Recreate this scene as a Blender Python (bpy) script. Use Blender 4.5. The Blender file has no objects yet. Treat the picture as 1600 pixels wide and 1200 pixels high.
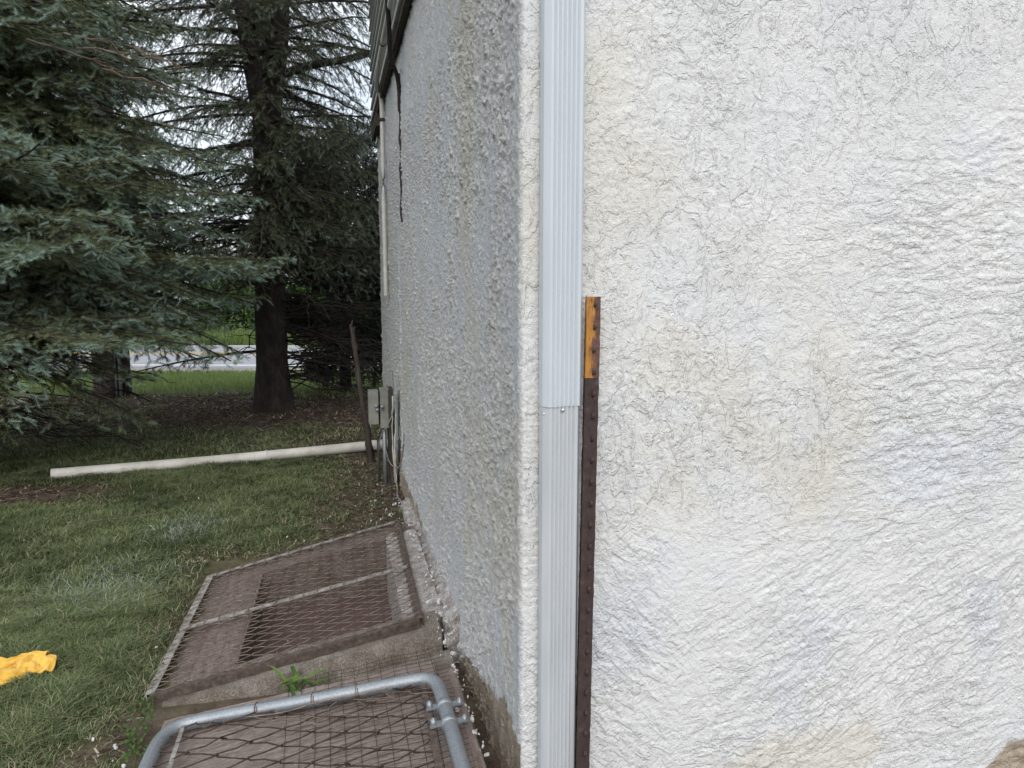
import bpy, math, random
import numpy as np
random.seed(7); RNG = np.random.default_rng(7)
R = math.radians
sc = bpy.context.scene
COL = sc.collection

# ------------------------------------------------------------ camera, sky, sun, exposure
CX, CH, YAW, PITCH = -0.425, 1.37, R(13.0), R(7.36)
cam_d = bpy.data.cameras.new('camera'); cam = bpy.data.objects.new('camera', cam_d); COL.objects.link(cam)
cam.location = (CX, 0, CH); cam.rotation_euler = (R(90)-PITCH, 0, -YAW)
cam_d.lens = 27; cam_d.sensor_width = 36; cam_d.clip_start = 0.05; cam_d.clip_end = 400
sc.camera = cam
SUN_EL, SUN_AZ = 42, 187          # azimuth measured from +Y towards +X: behind the camera, to its right
w = bpy.data.worlds.new('World'); sc.world = w; w.use_nodes = True
nt = w.node_tree; bg = nt.nodes['Background']
sky = nt.nodes.new('ShaderNodeTexSky'); sky.sky_type = 'NISHITA'; sky.sun_disc = False
sky.sun_elevation = R(SUN_EL); sky.sun_rotation = R(SUN_AZ); sky.dust_density = 3.0; sky.air_density = 1.0
tcw = nt.nodes.new('ShaderNodeTexCoord'); cl = nt.nodes.new('ShaderNodeTexNoise'); cl.inputs['Scale'].default_value = 2.2; cl.inputs['Detail'].default_value = 6
nt.links.new(tcw.outputs['Generated'], cl.inputs['Vector'])
cr_ = nt.nodes.new('ShaderNodeValToRGB'); nt.links.new(cl.outputs['Fac'], cr_.inputs[0])
cr_.color_ramp.elements[0].position = .36; cr_.color_ramp.elements[0].color = (.55, .55, .55, 1)
cr_.color_ramp.elements[1].position = .60; cr_.color_ramp.elements[1].color = (1, 1, 1, 1)
mxw = nt.nodes.new('ShaderNodeMix'); mxw.data_type = 'RGBA'; nt.links.new(cr_.outputs[0], mxw.inputs[0])
nt.links.new(sky.outputs[0], mxw.inputs[6]); mxw.inputs[7].default_value = (10.0, 10.6, 11.3, 1)      # thin overcast over the blue sky
nt.links.new(mxw.outputs[2], bg.inputs[0]); bg.inputs[1].default_value = 0.10
sd = bpy.data.lights.new('sun', 'SUN'); sun = bpy.data.objects.new('sun', sd); COL.objects.link(sun)
sd.energy = 1.5; sd.angle = R(50); sd.color = (1.0, 0.965, 0.92)
_e, _a = R(SUN_EL), R(SUN_AZ)
from mathutils import Vector
sun.rotation_euler = Vector((math.sin(_a)*math.cos(_e), math.cos(_a)*math.cos(_e), math.sin(_e))).to_track_quat('Z', 'Y').to_euler()
sc.view_settings.view_transform = 'Standard'; sc.view_settings.look = 'None'
sc.view_settings.exposure = 0.40; sc.view_settings.gamma = 1; sc.view_settings.use_curve_mapping = False
sc.render.engine = 'CYCLES'; sc.cycles.max_bounces = 6; sc.cycles.diffuse_bounces = 3; sc.cycles.glossy_bounces = 2; sc.cycles.transmission_bounces = 3

CF = np.array([math.sin(YAW)*math.cos(PITCH), math.cos(YAW)*math.cos(PITCH), -math.sin(PITCH)])
CR = np.array([math.cos(YAW), -math.sin(YAW), 0.0]); CU = np.cross(CR, CF)
CP = np.array([CX, 0, CH])
def in_view(P, m=0.25):           # what the photograph could show, with room for a step to the side
    v = np.asarray(P) - CP
    d = v@CF
    dd = np.maximum(d, 1e-3)
    return (d > 0.1) & (np.abs(v@CR/dd) < 0.667*(1+m)+0.05) & (np.abs(v@CU/dd) < 0.5*(1+m)+0.03)
def FD(L, D):                     # horizontal frame facing the road: L across, D away
    return np.array([CX + L*math.cos(YAW) + D*math.sin(YAW), -L*math.sin(YAW) + D*math.cos(YAW)])

# ------------------------------------------------------------ numpy noise
_g = np.random.default_rng(3)
_perm = _g.permutation(4096); _ang = _g.random(4096)*2*np.pi
_gx, _gy = np.cos(_ang), np.sin(_ang)
def pn(x, y, seed=0):
    x = np.asarray(x, float)+seed*17.31; y = np.asarray(y, float)+seed*9.77
    xi = np.floor(x).astype(np.int64); yi = np.floor(y).astype(np.int64)
    fx, fy = x-xi, y-yi
    def gr(a, b, dx, dy):
        h = _perm[(_perm[a & 4095] + b) & 4095]
        return _gx[h]*dx + _gy[h]*dy
    u = fx*fx*fx*(fx*(fx*6-15)+10); v = fy*fy*fy*(fy*(fy*6-15)+10)
    n0 = gr(xi, yi, fx, fy)*(1-u) + gr(xi+1, yi, fx-1, fy)*u
    n1 = gr(xi, yi+1, fx, fy-1)*(1-u) + gr(xi+1, yi+1, fx-1, fy-1)*u
    return (n0*(1-v)+n1*v)*1.5
def fbm(x, y, o=4, seed=0, g=0.5):
    s, a, f, t = 0, 1.0, 1.0, 0
    for i in range(o):
        s = s + a*pn(np.asarray(x)*f, np.asarray(y)*f, seed+i*5); t += a; a *= g; f *= 2.03
    return s/t
def ss(a, b, x):
    t = np.clip((x-a)/(b-a), 0, 1); return t*t*(3-2*t)

# ------------------------------------------------------------ mesh helpers
class Buf:
    def __init__(s): s.V = []; s.T = []; s.Q = []; s.A = []; s.n = 0
    def add(s, V, F, tint=0.5):
        V = np.asarray(V, float).reshape(-1, 3); F = np.asarray(F, np.int64)
        (s.T if F.shape[1] == 3 else s.Q).append(F + s.n)
        s.V.append(V); s.n += len(V)
        s.A.append(np.full(len(V), tint) if np.isscalar(tint) else np.asarray(tint, float))
    def more(s, F): # extra faces indexing the last block
        F = np.asarray(F, np.int64); base = s.n - len(s.V[-1])
        (s.T if F.shape[1] == 3 else s.Q).append(F + base)
def link(name, me, m, parent, tag=None):
    o = bpy.data.objects.new(name, me); COL.objects.link(o)
    if m: me.materials.append(m)
    if parent: o.parent = parent
    return o
def wloc(p):
    l = Vector((0, 0, 0))
    while p: l = l + p.location; p = p.parent
    return np.array(l)
def build(name, b, m, parent=None, smooth=True, loc=None, attrs=None):
    V = np.concatenate(b.V); A = np.concatenate(b.A)
    off = wloc(parent) if parent else np.zeros(3)
    if loc is not None: off = off + np.asarray(loc, float)
    me = bpy.data.meshes.new(name)
    me.vertices.add(len(V)); me.vertices.foreach_set('co', (V-off).astype(np.float32).ravel())
    T = np.concatenate(b.T) if b.T else np.zeros((0, 3), np.int64)
    Q = np.concatenate(b.Q) if b.Q else np.zeros((0, 4), np.int64)
    lv = np.concatenate([T.ravel(), Q.ravel()]).astype(np.int32)
    me.loops.add(len(lv)); me.loops.foreach_set('vertex_index', lv)
    nf = len(T)+len(Q); me.polygons.add(nf)
    st = np.concatenate([np.arange(len(T))*3, len(T)*3+np.arange(len(Q))*4]).astype(np.int32)
    me.polygons.foreach_set('loop_start', st)
    me.polygons.foreach_set('use_smooth', np.full(nf, bool(smooth)))
    me.update(calc_edges=True)
    at = me.attributes.new('tint', 'FLOAT', 'POINT'); at.data.foreach_set('value', A.astype(np.float32))
    if attrs:
        for k, v in attrs.items():
            at = me.attributes.new(k, 'FLOAT', 'POINT'); at.data.foreach_set('value', v.astype(np.float32))
    o = link(name, me, m, parent)
    if loc is not None: o.location = loc
    return o
def grid_faces(nu, nv, keep=None):
    i, j = np.meshgrid(np.arange(nu-1), np.arange(nv-1), indexing='ij')
    a = i*nv+j
    F = np.stack([a, a+nv, a+nv+1, a+1], -1)
    return F[keep] if keep is not None else F.reshape(-1, 4)
def tube(b, P, rad, n=8, tint=0.5, jit=0.0, cap=True):
    P = np.asarray(P, float); m = len(P); rad = np.broadcast_to(np.asarray(rad, float), (m,))
    T = np.gradient(P, axis=0); T /= np.linalg.norm(T, axis=1)[:, None]+1e-12
    ref = np.array([0, 0, 1.0]) if abs(T[:, 2]).mean() < 0.75 else np.array([0, 1.0, 0])
    A = np.cross(T, ref); A /= np.linalg.norm(A, axis=1)[:, None]+1e-12
    B = np.cross(T, A)
    an = np.arange(n)/n*2*np.pi
    r = rad[:, None]*np.ones((1, n))
    if jit: r = r*(1+jit*RNG.standard_normal((m, n)))
    V = P[:, None, :] + r[..., None]*(np.cos(an)[None, :, None]*A[:, None, :] + np.sin(an)[None, :, None]*B[:, None, :])
    i, j = np.meshgrid(np.arange(m-1), np.arange(n), indexing='ij')
    F = np.stack([i*n+j, (i+1)*n+j, (i+1)*n+(j+1) % n, i*n+(j+1) % n], -1).reshape(-1, 4)
    V = V.reshape(-1, 3)
    if cap:
        V = np.concatenate([V, P[:1], P[-1:]])
    b.add(V, F, tint)
    if cap:
        k = np.arange(n)
        b.more(np.stack([k, (k+1) % n, np.full(n, m*n)], -1))
        b.more(np.stack([(m-1)*n+(k+1) % n, (m-1)*n+k, np.full(n, m*n+1)], -1))
def smooth_path(pts, n=24, k=3):
    P = np.asarray(pts, float)
    for _ in range(k):
        Q = [P[0]]
        for a, c in zip(P[:-1], P[1:]): Q += [a*.75+c*.25, a*.25+c*.75]
        Q.append(P[-1]); P = np.array(Q)
    return P
def hexa(b, c, res=0.03, amp=0.0, seed=0, tint=0.5, freq=12):
    """block from 8 corners: bottom 4 (ccw) then top 4; each face a noisy grid"""
    c = np.asarray(c, float); cen = c.mean(0)
    for f in [(0, 1, 5, 4), (1, 2, 6, 5), (2, 3, 7, 6), (3, 0, 4, 7), (4, 5, 6, 7), (3, 2, 1, 0)]:
        q = c[list(f)]
        lu = max(np.linalg.norm(q[1]-q[0]), np.linalg.norm(q[2]-q[3])); lv = max(np.linalg.norm(q[3]-q[0]), np.linalg.norm(q[2]-q[1]))
        nu, nv = int(np.clip(lu/res, 1, 160))+1, int(np.clip(lv/res, 1, 160))+1
        u, v = np.meshgrid(np.linspace(0, 1, nu), np.linspace(0, 1, nv), indexing='ij')
        u = u[..., None]; v = v[..., None]
        P = q[0]*(1-u)*(1-v)+q[1]*u*(1-v)+q[2]*u*v+q[3]*(1-u)*v
        if amp:
            dx = fbm(P[..., 0]*freq+P[..., 2]*freq*.7, P[..., 1]*freq-P[..., 2]*freq*.6, 4, seed)
            dy = fbm(P[..., 0]*freq-P[..., 2]*freq*.9, P[..., 1]*freq+P[..., 2]*freq, 4, seed+31)
            dz = fbm(P[..., 0]*freq+40, P[..., 1]*freq+P[..., 2]*5, 4, seed+57)
            P = P + amp*np.stack([dx, dy, dz], -1)
        b.add(P.reshape(-1, 3), grid_faces(nu, nv), tint)
def box(b, lo, hi, **k):
    (x0, y0, z0), (x1, y1, z1) = lo, hi
    hexa(b, [(x0, y0, z0), (x1, y0, z0), (x1, y1, z0), (x0, y1, z0), (x0, y0, z1), (x1, y0, z1), (x1, y1, z1), (x0, y1, z1)], **k)
def beam(b, p, q, wid, th, up=(0, 0, 1), **k):
    p = np.asarray(p, float); q = np.asarray(q, float); d = (q-p)/np.linalg.norm(q-p)
    s = np.cross(d, up); s /= np.linalg.norm(s); t = np.cross(s, d)
    s = s*wid/2; t = t*th/2
    hexa(b, [p-s-t, p+s-t, q+s-t, q-s-t, p-s+t, p+s+t, q+s+t, q-s+t], **k)
def bevel(o, wd=0.002, seg=2):
    m = o.modifiers.new('bevel', 'BEVEL'); m.width = wd; m.segments = seg; m.limit_method = 'ANGLE'; return o
def weld(o, d=1e-5):
    m = o.modifiers.new('weld', 'WELD'); m.merge_threshold = d; return o
def tag(o, label=None, cat=None, group=None, kind=None):
    if label: o['label'] = label
    if cat: o['category'] = cat
    if group: o['group'] = group
    if kind: o['kind'] = kind
    return o
def thing(name, loc, label, cat, group=None):
    o = bpy.data.objects.new(name, None); COL.objects.link(o); o.location = loc
    o.empty_display_size = 0.1
    return tag(o, label, cat, group)

# ------------------------------------------------------------ material helpers
class M:
    def __init__(s, name, col=(.5, .5, .5), rough=.8, metal=0., spec=.3):
        s.m = bpy.data.materials.new(name); s.m.use_nodes = True; s.nt = s.m.node_tree
        s.b = s.nt.nodes['Principled BSDF']
        s.b.inputs['Base Color'].default_value = (*col, 1); s.b.inputs['Roughness'].default_value = rough
        s.b.inputs['Metallic'].default_value = metal; s.b.inputs['Specular IOR Level'].default_value = spec
        s.co = s.nt.nodes.new('ShaderNodeTexCoord').outputs['Object']
    def N(s, t, **k):
        n = s.nt.nodes.new(t)
        for a, v in k.items(): setattr(n, a, v)
        return n
    def L(s, a, b): s.nt.links.new(a, b)
    def scaled(s, v):
        n = s.N('ShaderNodeMapping'); n.inputs['Scale'].default_value = v; s.L(s.co, n.inputs[0]); return n.outputs[0]
    def noise(s, scale, detail=5, rough=.6, vec=None, dist=0.):
        n = s.N('ShaderNodeTexNoise'); n.inputs['Scale'].default_value = scale; n.inputs['Detail'].default_value = detail
        n.inputs['Roughness'].default_value = rough; n.inputs['Distortion'].default_value = dist
        s.L(vec or s.co, n.inputs['Vector']); return n.outputs['Fac']
    def voro(s, scale, vec=None, feature='F1'):
        n = s.N('ShaderNodeTexVoronoi'); n.feature = feature; n.inputs['Scale'].default_value = scale
        s.L(vec or s.co, n.inputs['Vector']); return n.outputs['Distance']
    def attr(s, name):
        n = s.N('ShaderNodeAttribute'); n.attribute_name = name; return n.outputs['Fac']
    def ramp(s, fac, stops):
        n = s.N('ShaderNodeValToRGB'); s.L(fac, n.inputs[0]); cr = n.color_ramp
        while len(cr.elements) < len(stops): cr.elements.new(.5)
        for e, (p, c) in zip(cr.elements, stops):
            e.position = p; e.color = (*c, 1) if not np.isscalar(c) else (c, c, c, 1)
        return n.outputs[0]
    def mix(s, fac, a, b):
        n = s.N('ShaderNodeMix', data_type='RGBA')
        for v, i in ((fac, 0), (a, 6), (b, 7)):
            if hasattr(v, 'links'): s.L(v, n.inputs[i])
            elif i == 0: n.inputs[0].default_value = v
            else: n.inputs[i].default_value = (*v, 1)
        return n.outputs[2]
    def math(s, op, a, b=0., clamp=False):
        n = s.N('ShaderNodeMath', operation=op); n.use_clamp = clamp
        for v, i in ((a, 0), (b, 1)):
            if hasattr(v, 'links'): s.L(v, n.inputs[i])
            else: n.inputs[i].default_value = v
        return n.outputs[0]
    def color(s, c): s.L(c, s.b.inputs['Base Color']); return s
    def rough(s, c): s.L(c, s.b.inputs['Roughness']); return s
    def bump(s, h, strength=.5, dist=.003):
        n = s.N('ShaderNodeBump'); n.inputs['Strength'].default_value = strength; n.inputs['Distance'].default_value = dist
        s.L(h, n.inputs['Height'])
        if s.b.inputs['Normal'].links: s.L(s.b.inputs['Normal'].links[0].from_socket, n.inputs['Normal'])
        s.L(n.outputs[0], s.b.inputs['Normal']); return s

def stucco_mat():
    m = M('painted_stucco', rough=.88, spec=.25)
    c = m.ramp(m.noise(1.7, 4, .6), [(.3, (.68, .68, .67)), (.7, (.75, .745, .73))])
    c = m.mix(m.attr('blue'), c, (.63, .67, .735))
    c = m.mix(m.attr('cream'), c, (.66, .625, .53))
    sp = m.ramp(m.noise(75, 5, .75), [(.52, .0), (.66, .40)])
    c = m.mix(m.math('MULTIPLY', sp, m.attr('rawness')), c, (.46, .445, .41))
    tan = m.ramp(m.noise(14, 8, .7), [(.3, (.27, .20, .14)), (.5, (.40, .335, .26)), (.7, (.52, .47, .40))])
    c = m.mix(m.attr('bare'), c, tan)
    m.color(c)
    def rot(th, v):
        n = m.N('ShaderNodeMapping'); n.inputs['Rotation'].default_value = (0, th, 0); m.L(m.co, n.inputs[0])
        n2 = m.N('ShaderNodeMapping'); n2.inputs['Scale'].default_value = v; m.L(n.outputs[0], n2.inputs[0]); return n2.outputs[0]
    def steps(scale, vec, lo, hi, det=4, rg=.55, dist=.6): return m.ramp(m.noise(scale, det, rg, vec, dist), [(lo, 0.), (hi, 1.)])
    # skip-trowel flakes: sparse, thin sharp-edged steps over fine grain
    up = m.math('ADD', m.math('MULTIPLY', steps(15, m.scaled((1, 1, .75)), .49, .53, 5, .66, .7), .85), m.math('MULTIPLY', steps(40, m.scaled((1, 1, .7)), .525, .575, 4, .6, .7), .5))
    up = m.math('ADD', up, m.math('MULTIPLY', m.noise(125, 4, .8, m.scaled((1, 1, .8)), .1), 1.2))
    def brush(th):
        w_ = steps(1., rot(th, (12, 12, 33)), .47, .55, 5, .68, .6)
        r_ = m.noise(1., 3, .6, rot(th, (115, 115, 62)), .5)
        return m.math('ADD', m.math('MULTIPLY', w_, .8), m.math('MULTIPLY', r_, 2.3))
    def blend(f, a, b_):
        n = m.N('ShaderNodeMix'); m.L(f, n.inputs[0]); m.L(a, n.inputs[2]); m.L(b_, n.inputs[3]); return n.outputs[0]
    lowr = blend(m.attr('z1'), brush(.10), brush(.5)); lowr = blend(m.attr('z2'), lowr, brush(-.75))
    front = blend(m.attr('zA'), lowr, up)
    g1 = m.N('ShaderNodeTexVoronoi'); g1.inputs['Scale'].default_value = 78; m.L(m.scaled((1, 1, .85)), g1.inputs['Vector'])
    dash = m.math('ADD', m.math('MULTIPLY', m.noise(72, 5, .78, None, .3), 6.), m.math('MULTIPLY', g1.outputs['Distance'], -1.4))
    calm = m.ramp(m.noise(2.6, 3, .5), [(.38, .75), (.62, 1.3)])
    front = m.math('ADD', m.math('MULTIPLY', front, calm), m.math('MULTIPLY', m.noise(260, 3, .75), .9))
    h = blend(m.attr('side'), front, dash)
    m.bump(h, 1.0, .0034)
    return m.m
def simple(name, stops, scale=20, detail=6, rough=.8, metal=0., bump=.3, bd=.002, bs=None, spec=.3, sc3=None, fine=0., fs=None):
    m = M(name, rough=rough, metal=metal, spec=spec)
    v = m.scaled(sc3) if sc3 else None
    fac = m.noise(scale, detail, .65, v)
    if fine: fac = m.math('ADD', m.math('MULTIPLY', fac, 1-fine), m.math('ADD', m.math('MULTIPLY', m.noise(fs or scale*14, 3, .7, v), fine*1.5), -.25*fine))
    m.color(m.ramp(fac, stops))
    if bump: m.bump(m.noise(bs or scale*3, 6, .7, v), bump, bd)
    return m.m
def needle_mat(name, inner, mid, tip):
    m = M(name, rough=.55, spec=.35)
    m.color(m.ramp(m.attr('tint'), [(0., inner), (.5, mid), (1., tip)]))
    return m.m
def leaf_mat(name, a, b_):
    m = M(name, rough=.6, spec=.3)
    m.color(m.ramp(m.attr('tint'), [(0., a), (1., b_)]))
    t = m.N('ShaderNodeBsdfTranslucent'); mx = m.N('ShaderNodeMixShader'); mx.inputs[0].default_value = .35
    t.inputs[0].default_value = (*b_, 1)
    out = m.nt.nodes['Material Output']
    m.L(m.b.outputs[0], mx.inputs[1]); m.L(t.outputs[0], mx.inputs[2]); m.L(mx.outputs[0], out.inputs[0])
    return m.m

MAT = {}
MAT['stucco'] = stucco_mat()
MAT['rust'] = simple('rusty_iron', [(.3, (.045, .034, .029)), (.55, (.105, .080, .067)), (.75, (.20, .165, .145))], 45, 8, .85, .2, .5, .001)
MAT['wire'] = simple('rusty_wire', [(.35, (.12, .085, .068)), (.7, (.34, .28, .235))], 30, 6, .7, .4, 0)
MAT['paintbar'] = simple('grey_painted_steel', [(.35, (.13, .105, .09)), (.5, (.25, .235, .215)), (.72, (.40, .40, .38))], 35, 8, .7, .1, .4, .001)
MAT['galv'] = simple('galvanised_steel', [(.35, (.22, .24, .26)), (.6, (.33, .355, .38)), (.8, (.43, .45, .47))], 9, 6, .5, .6, .15, .0005, fine=.55, fs=200)
MAT['concrete'] = simple('aged_concrete', [(.32, (.085, .067, .053)), (.5, (.17, .145, .12)), (.66, (.32, .29, .26))], 12, 6, .92, 0, 1., .005, 110, fine=.5, fs=190)
MAT['ledge'] = simple('paint_spattered_concrete', [(.35, (.17, .14, .12)), (.5, (.31, .28, .26)), (.62, (.55, .54, .53))], 24, 6, .9, 0, 1., .005, 110, fine=.45, fs=170)
MAT['dirtyconcrete'] = simple('soil_stained_concrete', [(.3, (.075, .055, .045)), (.5, (.15, .115, .10)), (.7, (.28, .235, .21))], 11, 6, .92, 0, 1., .005, 110, fine=.5, fs=190)
MAT['board'] = simple('weathered_board', [(.3, (.07, .052, .044)), (.48, (.205, .165, .145)), (.64, (.35, .30, .275)), (.8, (.56, .54, .52))], 4, 8, .9, 0, 1., .004, 5, sc3=(2.5, 30, 12), fine=.45, fs=22)
MAT['redboard'] = simple('reddish_board', [(.3, (.10, .072, .06)), (.55, (.19, .148, .13)), (.75, (.31, .265, .24))], 5, 8, .9, 0, .8, .003, 9, sc3=(14, 1.6, 6), fine=.45, fs=22)
MAT['floorboard'] = simple('brown_well_board', [(.3, (.085, .055, .05)), (.6, (.125, .085, .078)), (.8, (.17, .125, .115))], 4, 8, .8, 0, .5, .003, 60, fine=.4, fs=110)
MAT['pvc'] = simple('dirty_white_plastic', [(.35, (.42, .40, .36)), (.6, (.60, .58, .53)), (.8, (.68, .66, .61))], 6, 8, .5, 0, .1, .001)
MAT['spout'] = None
def spout_mat(name, lo, hi):
    m = M(name, rough=.38, spec=.45)
    c = m.ramp(m.noise(3, 5, .6, m.scaled((6, 6, 1))), [(.3, lo), (.7, hi)])
    sp = m.ramp(m.noise(260, 2, .5), [(.70, 0.), (.76, .6)])
    c = m.mix(sp, c, (.30, .29, .28)); m.color(c)
    m.bump(m.noise(9, 3, .5), .12, .004)
    return m.m
MAT['spout'] = spout_mat('pale_enamelled_aluminium', (.47, .515, .555), (.53, .57, .605))
MAT['spout_low'] = spout_mat('weathered_enamelled_aluminium', (.42, .45, .475), (.51, .53, .55))
MAT['white_trim'] = simple('cream_trim', [(.35, (.44, .44, .40)), (.7, (.58, .58, .54))], 20, 6, .5, 0, .1)
MAT['siding'] = simple('pale_lap_siding', [(.35, (.36, .38, .37)), (.7, (.46, .47, .45))], 8, 6, .5, 0, .15)
MAT['darkwood'] = simple('dark_wood', [(.3, (.025, .02, .017)), (.6, (.065, .052, .043)), (.8, (.16, .13, .11))], 22, 8, .9, 0, .7, .003, sc3=(1, 1, .3))
MAT['darkwire'] = simple('dark_rusty_wire', [(.35, (.035, .024, .021)), (.7, (.11, .075, .06))], 30, 6, .7, .3, 0)
MAT['cable'] = simple('black_cable', [(.3, (.012, .010, .010)), (.7, (.04, .03, .026))], 40, 4, .6, 0, .2)
MAT['box'] = simple('grey_enamel_box', [(.35, (.17, .17, .15)), (.7, (.28, .28, .25))], 12, 6, .5, 0, .1)
MAT['bark'] = simple('spruce_bark', [(.3, (.013, .011, .010)), (.55, (.034, .028, .025)), (.8, (.075, .064, .057))], 14, 10, .95, 0, 1., .012, 22, sc3=(1, 1, .45))
MAT['deadtwig'] = simple('dead_twigs', [(.3, (.09, .065, .05)), (.7, (.23, .175, .14))], 8, 4, .9, 0, 0)
MAT['polewood'] = simple('creosoted_pole', [(.3, (.035, .026, .024)), (.55, (.085, .062, .055)), (.8, (.15, .11, .10))], 9, 10, .9, 0, .8, .006, 20, sc3=(3, 3, .25))
MAT['steelscrew'] = simple('bright_screw', [(.3, (.5, .5, .5)), (.7, (.7, .7, .7))], 50, 3, .35, .9, 0)

def rust_post():
    m = M('tee_post_paint', rough=.75, spec=.35)
    z = m.N('ShaderNodeSeparateXYZ'); m.L(m.co, z.inputs[0])
    brown = m.ramp(m.noise(55, 9, .7), [(.3, (.028, .018, .017)), (.6, (.058, .038, .035)), (.78, (.12, .085, .075))])
    yel = m.ramp(m.noise(25, 5, .6), [(.3, (.33, .145, .03)), (.7, (.46, .22, .045))])
    xr = m.math('MULTIPLY', m.math('SUBTRACT', z.outputs[0], .010), 9.)
    rust = m.ramp(m.math('ADD', m.noise(42, 8, .8, m.scaled((2.5, 1, .6))), xr), [(.50, 0.), (.60, 1.)])
    y2 = m.mix(rust, yel, m.ramp(m.noise(90, 6, .7), [(.3, (.055, .028, .026)), (.7, (.17, .085, .065))]))
    top = m.math('GREATER_THAN', m.math('ADD', z.outputs[2], m.math('MULTIPLY', m.noise(60, 2), .002)), 1.1555)
    m.color(m.mix(top, brown, y2)); m.bump(m.noise(160, 8, .8), .6, .0012)
    return m.m
MAT['post'] = rust_post()

def ground_mat():
    m = M('lawn_soil', rough=.95, spec=.15)
    soil = m.ramp(m.noise(9, 10, .72), [(.28, (.045, .034, .025)), (.5, (.115, .086, .063)), (.72, (.22, .18, .14))])
    soil = m.mix(m.ramp(m.noise(120, 3, .6), [(.62, 0.), (.7, .7)]), soil, (.19, .15, .12))
    moss = m.ramp(m.noise(30, 8, .7), [(.3, (.045, .055, .022)), (.7, (.11, .13, .05))])
    m.color(m.mix(m.attr('green'), soil, moss))
    m.bump(m.noise(60, 10, .75), .9, .012)
    return m.m
MAT['ground'] = ground_mat()
MAT['asphalt'] = simple('asphalt', [(.3, (.25, .255, .27)), (.7, (.31, .315, .335))], .8, 8, .85, 0, .2, .003, 60)
MAT['whitepaint'] = simple('white_road_paint', [(.3, (.68, .68, .68)), (.7, (.78, .78, .78))], 3, 6, .7, 0, 0)
MAT['yellowpaint'] = simple('yellow_road_paint', [(.3, (.52, .33, .07)), (.7, (.60, .40, .10))], 3, 6, .7, 0, 0)
MAT['gravel'] = simple('roadside_gravel', [(.35, (.16, .14, .125)), (.6, (.34, .32, .30))], 12, 8, .95, 0, .8, .02, 25)

# ------------------------------------------------------------ GROUND, ROAD
def zground(x, y):
    D = (x-CX)*math.sin(YAW) + y*math.cos(YAW)
    s = np.clip((D-9.6)/(21.6-9.6), 0, 1)
    return -1.07*s - .03*ss(21, 40, D)
def grassmask(x, y):
    """0 bare soil .. 1 full turf"""
    D = (x-CX)*math.sin(YAW) + y*math.cos(YAW)
    n = fbm(x*1.6, y*1.6, 4, 11); n2 = fbm(x*6, y*6, 3, 12)
    g = np.full(np.shape(x), .95) + .25*n
    g = g - (.80+.5*n2)*ss(-.95, -.15, x + .45*n + .15*n2)*ss(7.6, 6.2, y)          # worn strip along the house
    dg = np.maximum(np.maximum(-1.07-x, x+.1), np.maximum(2.4-y, y-3.95))    # round the window well
    g = g - .55*ss(.25, .0, dg + .12*n2)
    g = g - 1.0*ss(.9, .3, np.hypot((x+2.75)/1.3, (y-5.45)/.42) + .35*n)     # worn patch by the pipe's end
    g = g - (1.0+1.2*n2-.65*ss(-1.4, -2.6, x+n))*ss(7.0, 7.7, D+.9*n)*ss(9.7, 9.0, D+.9*n)                  # needle litter beneath the spruces
    g = g - .35*ss(5.7, 6.6, D)*ss(9.9, 9.2, D)
    g = g - .45*ss(2.9, 2.2, y+.3*n)
    g = g + .2*ss(9.2, 10, D)
    return np.clip(g, 0, 1)
xs = np.concatenate([-np.geomspace(4, 70, 24)[::-1], np.arange(-3.95, 0.06, .045), [.1], np.geomspace(.3, 60, 16)])
ys = np.concatenate([-np.geomspace(.5, 20, 8)[::-1], np.arange(-.3, .9, .3), np.arange(1., 8., .045), np.arange(8.2, 26, .25), np.geomspace(27, 130, 20)])
def snap(a, vals):
    a = a.copy()
    for v in vals: a[np.argmin(abs(a-v))] = v
    return a
HX0, HX1, HY0, HY1 = -.815, -.185, 2.745, 3.765
xs = snap(xs, [HX0, HX1]); ys = snap(ys, [HY0, HY1])
X, Y = np.meshgrid(xs, ys, indexing='ij')
Z = zground(X, Y)
near = ss(1.4, 3., np.hypot(X, Y))*ss(30, 10, Y)
dg = np.maximum(np.maximum(-1.07-X, X+.1), np.maximum(2.45-Y, Y-3.9))
Z = Z + near*(.028*fbm(X*1.1, Y*1.1, 4, 5)+.010*fbm(X*9, Y*9, 3, 6))*ss(0., .4, np.maximum(dg, 0)) - .012*ss(.1, 0, dg)
Z = Z - .16*ss(.1, .4, X)*ss(2.6, 2.2, Y)
kc = ~((X[:-1, :-1] > HX0-.001) & (X[1:, 1:] < HX1+.001) & (Y[:-1, :-1] > HY0-.001) & (Y[1:, 1:] < HY1+.001))
b = Buf(); b.add(np.stack([X, Y, Z], -1).reshape(-1, 3), grid_faces(len(xs), len(ys), kc))
gm = grassmask(X, Y)
tag(build('ground', b, MAT['ground'], attrs={'green': gm.ravel()}), 'lawn ground with bare brown soil patches', kind='structure')
def zg(x, y): # matches the mesh closely enough for standing things on it
    return float(zground(np.array(x), np.array(y)))

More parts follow.
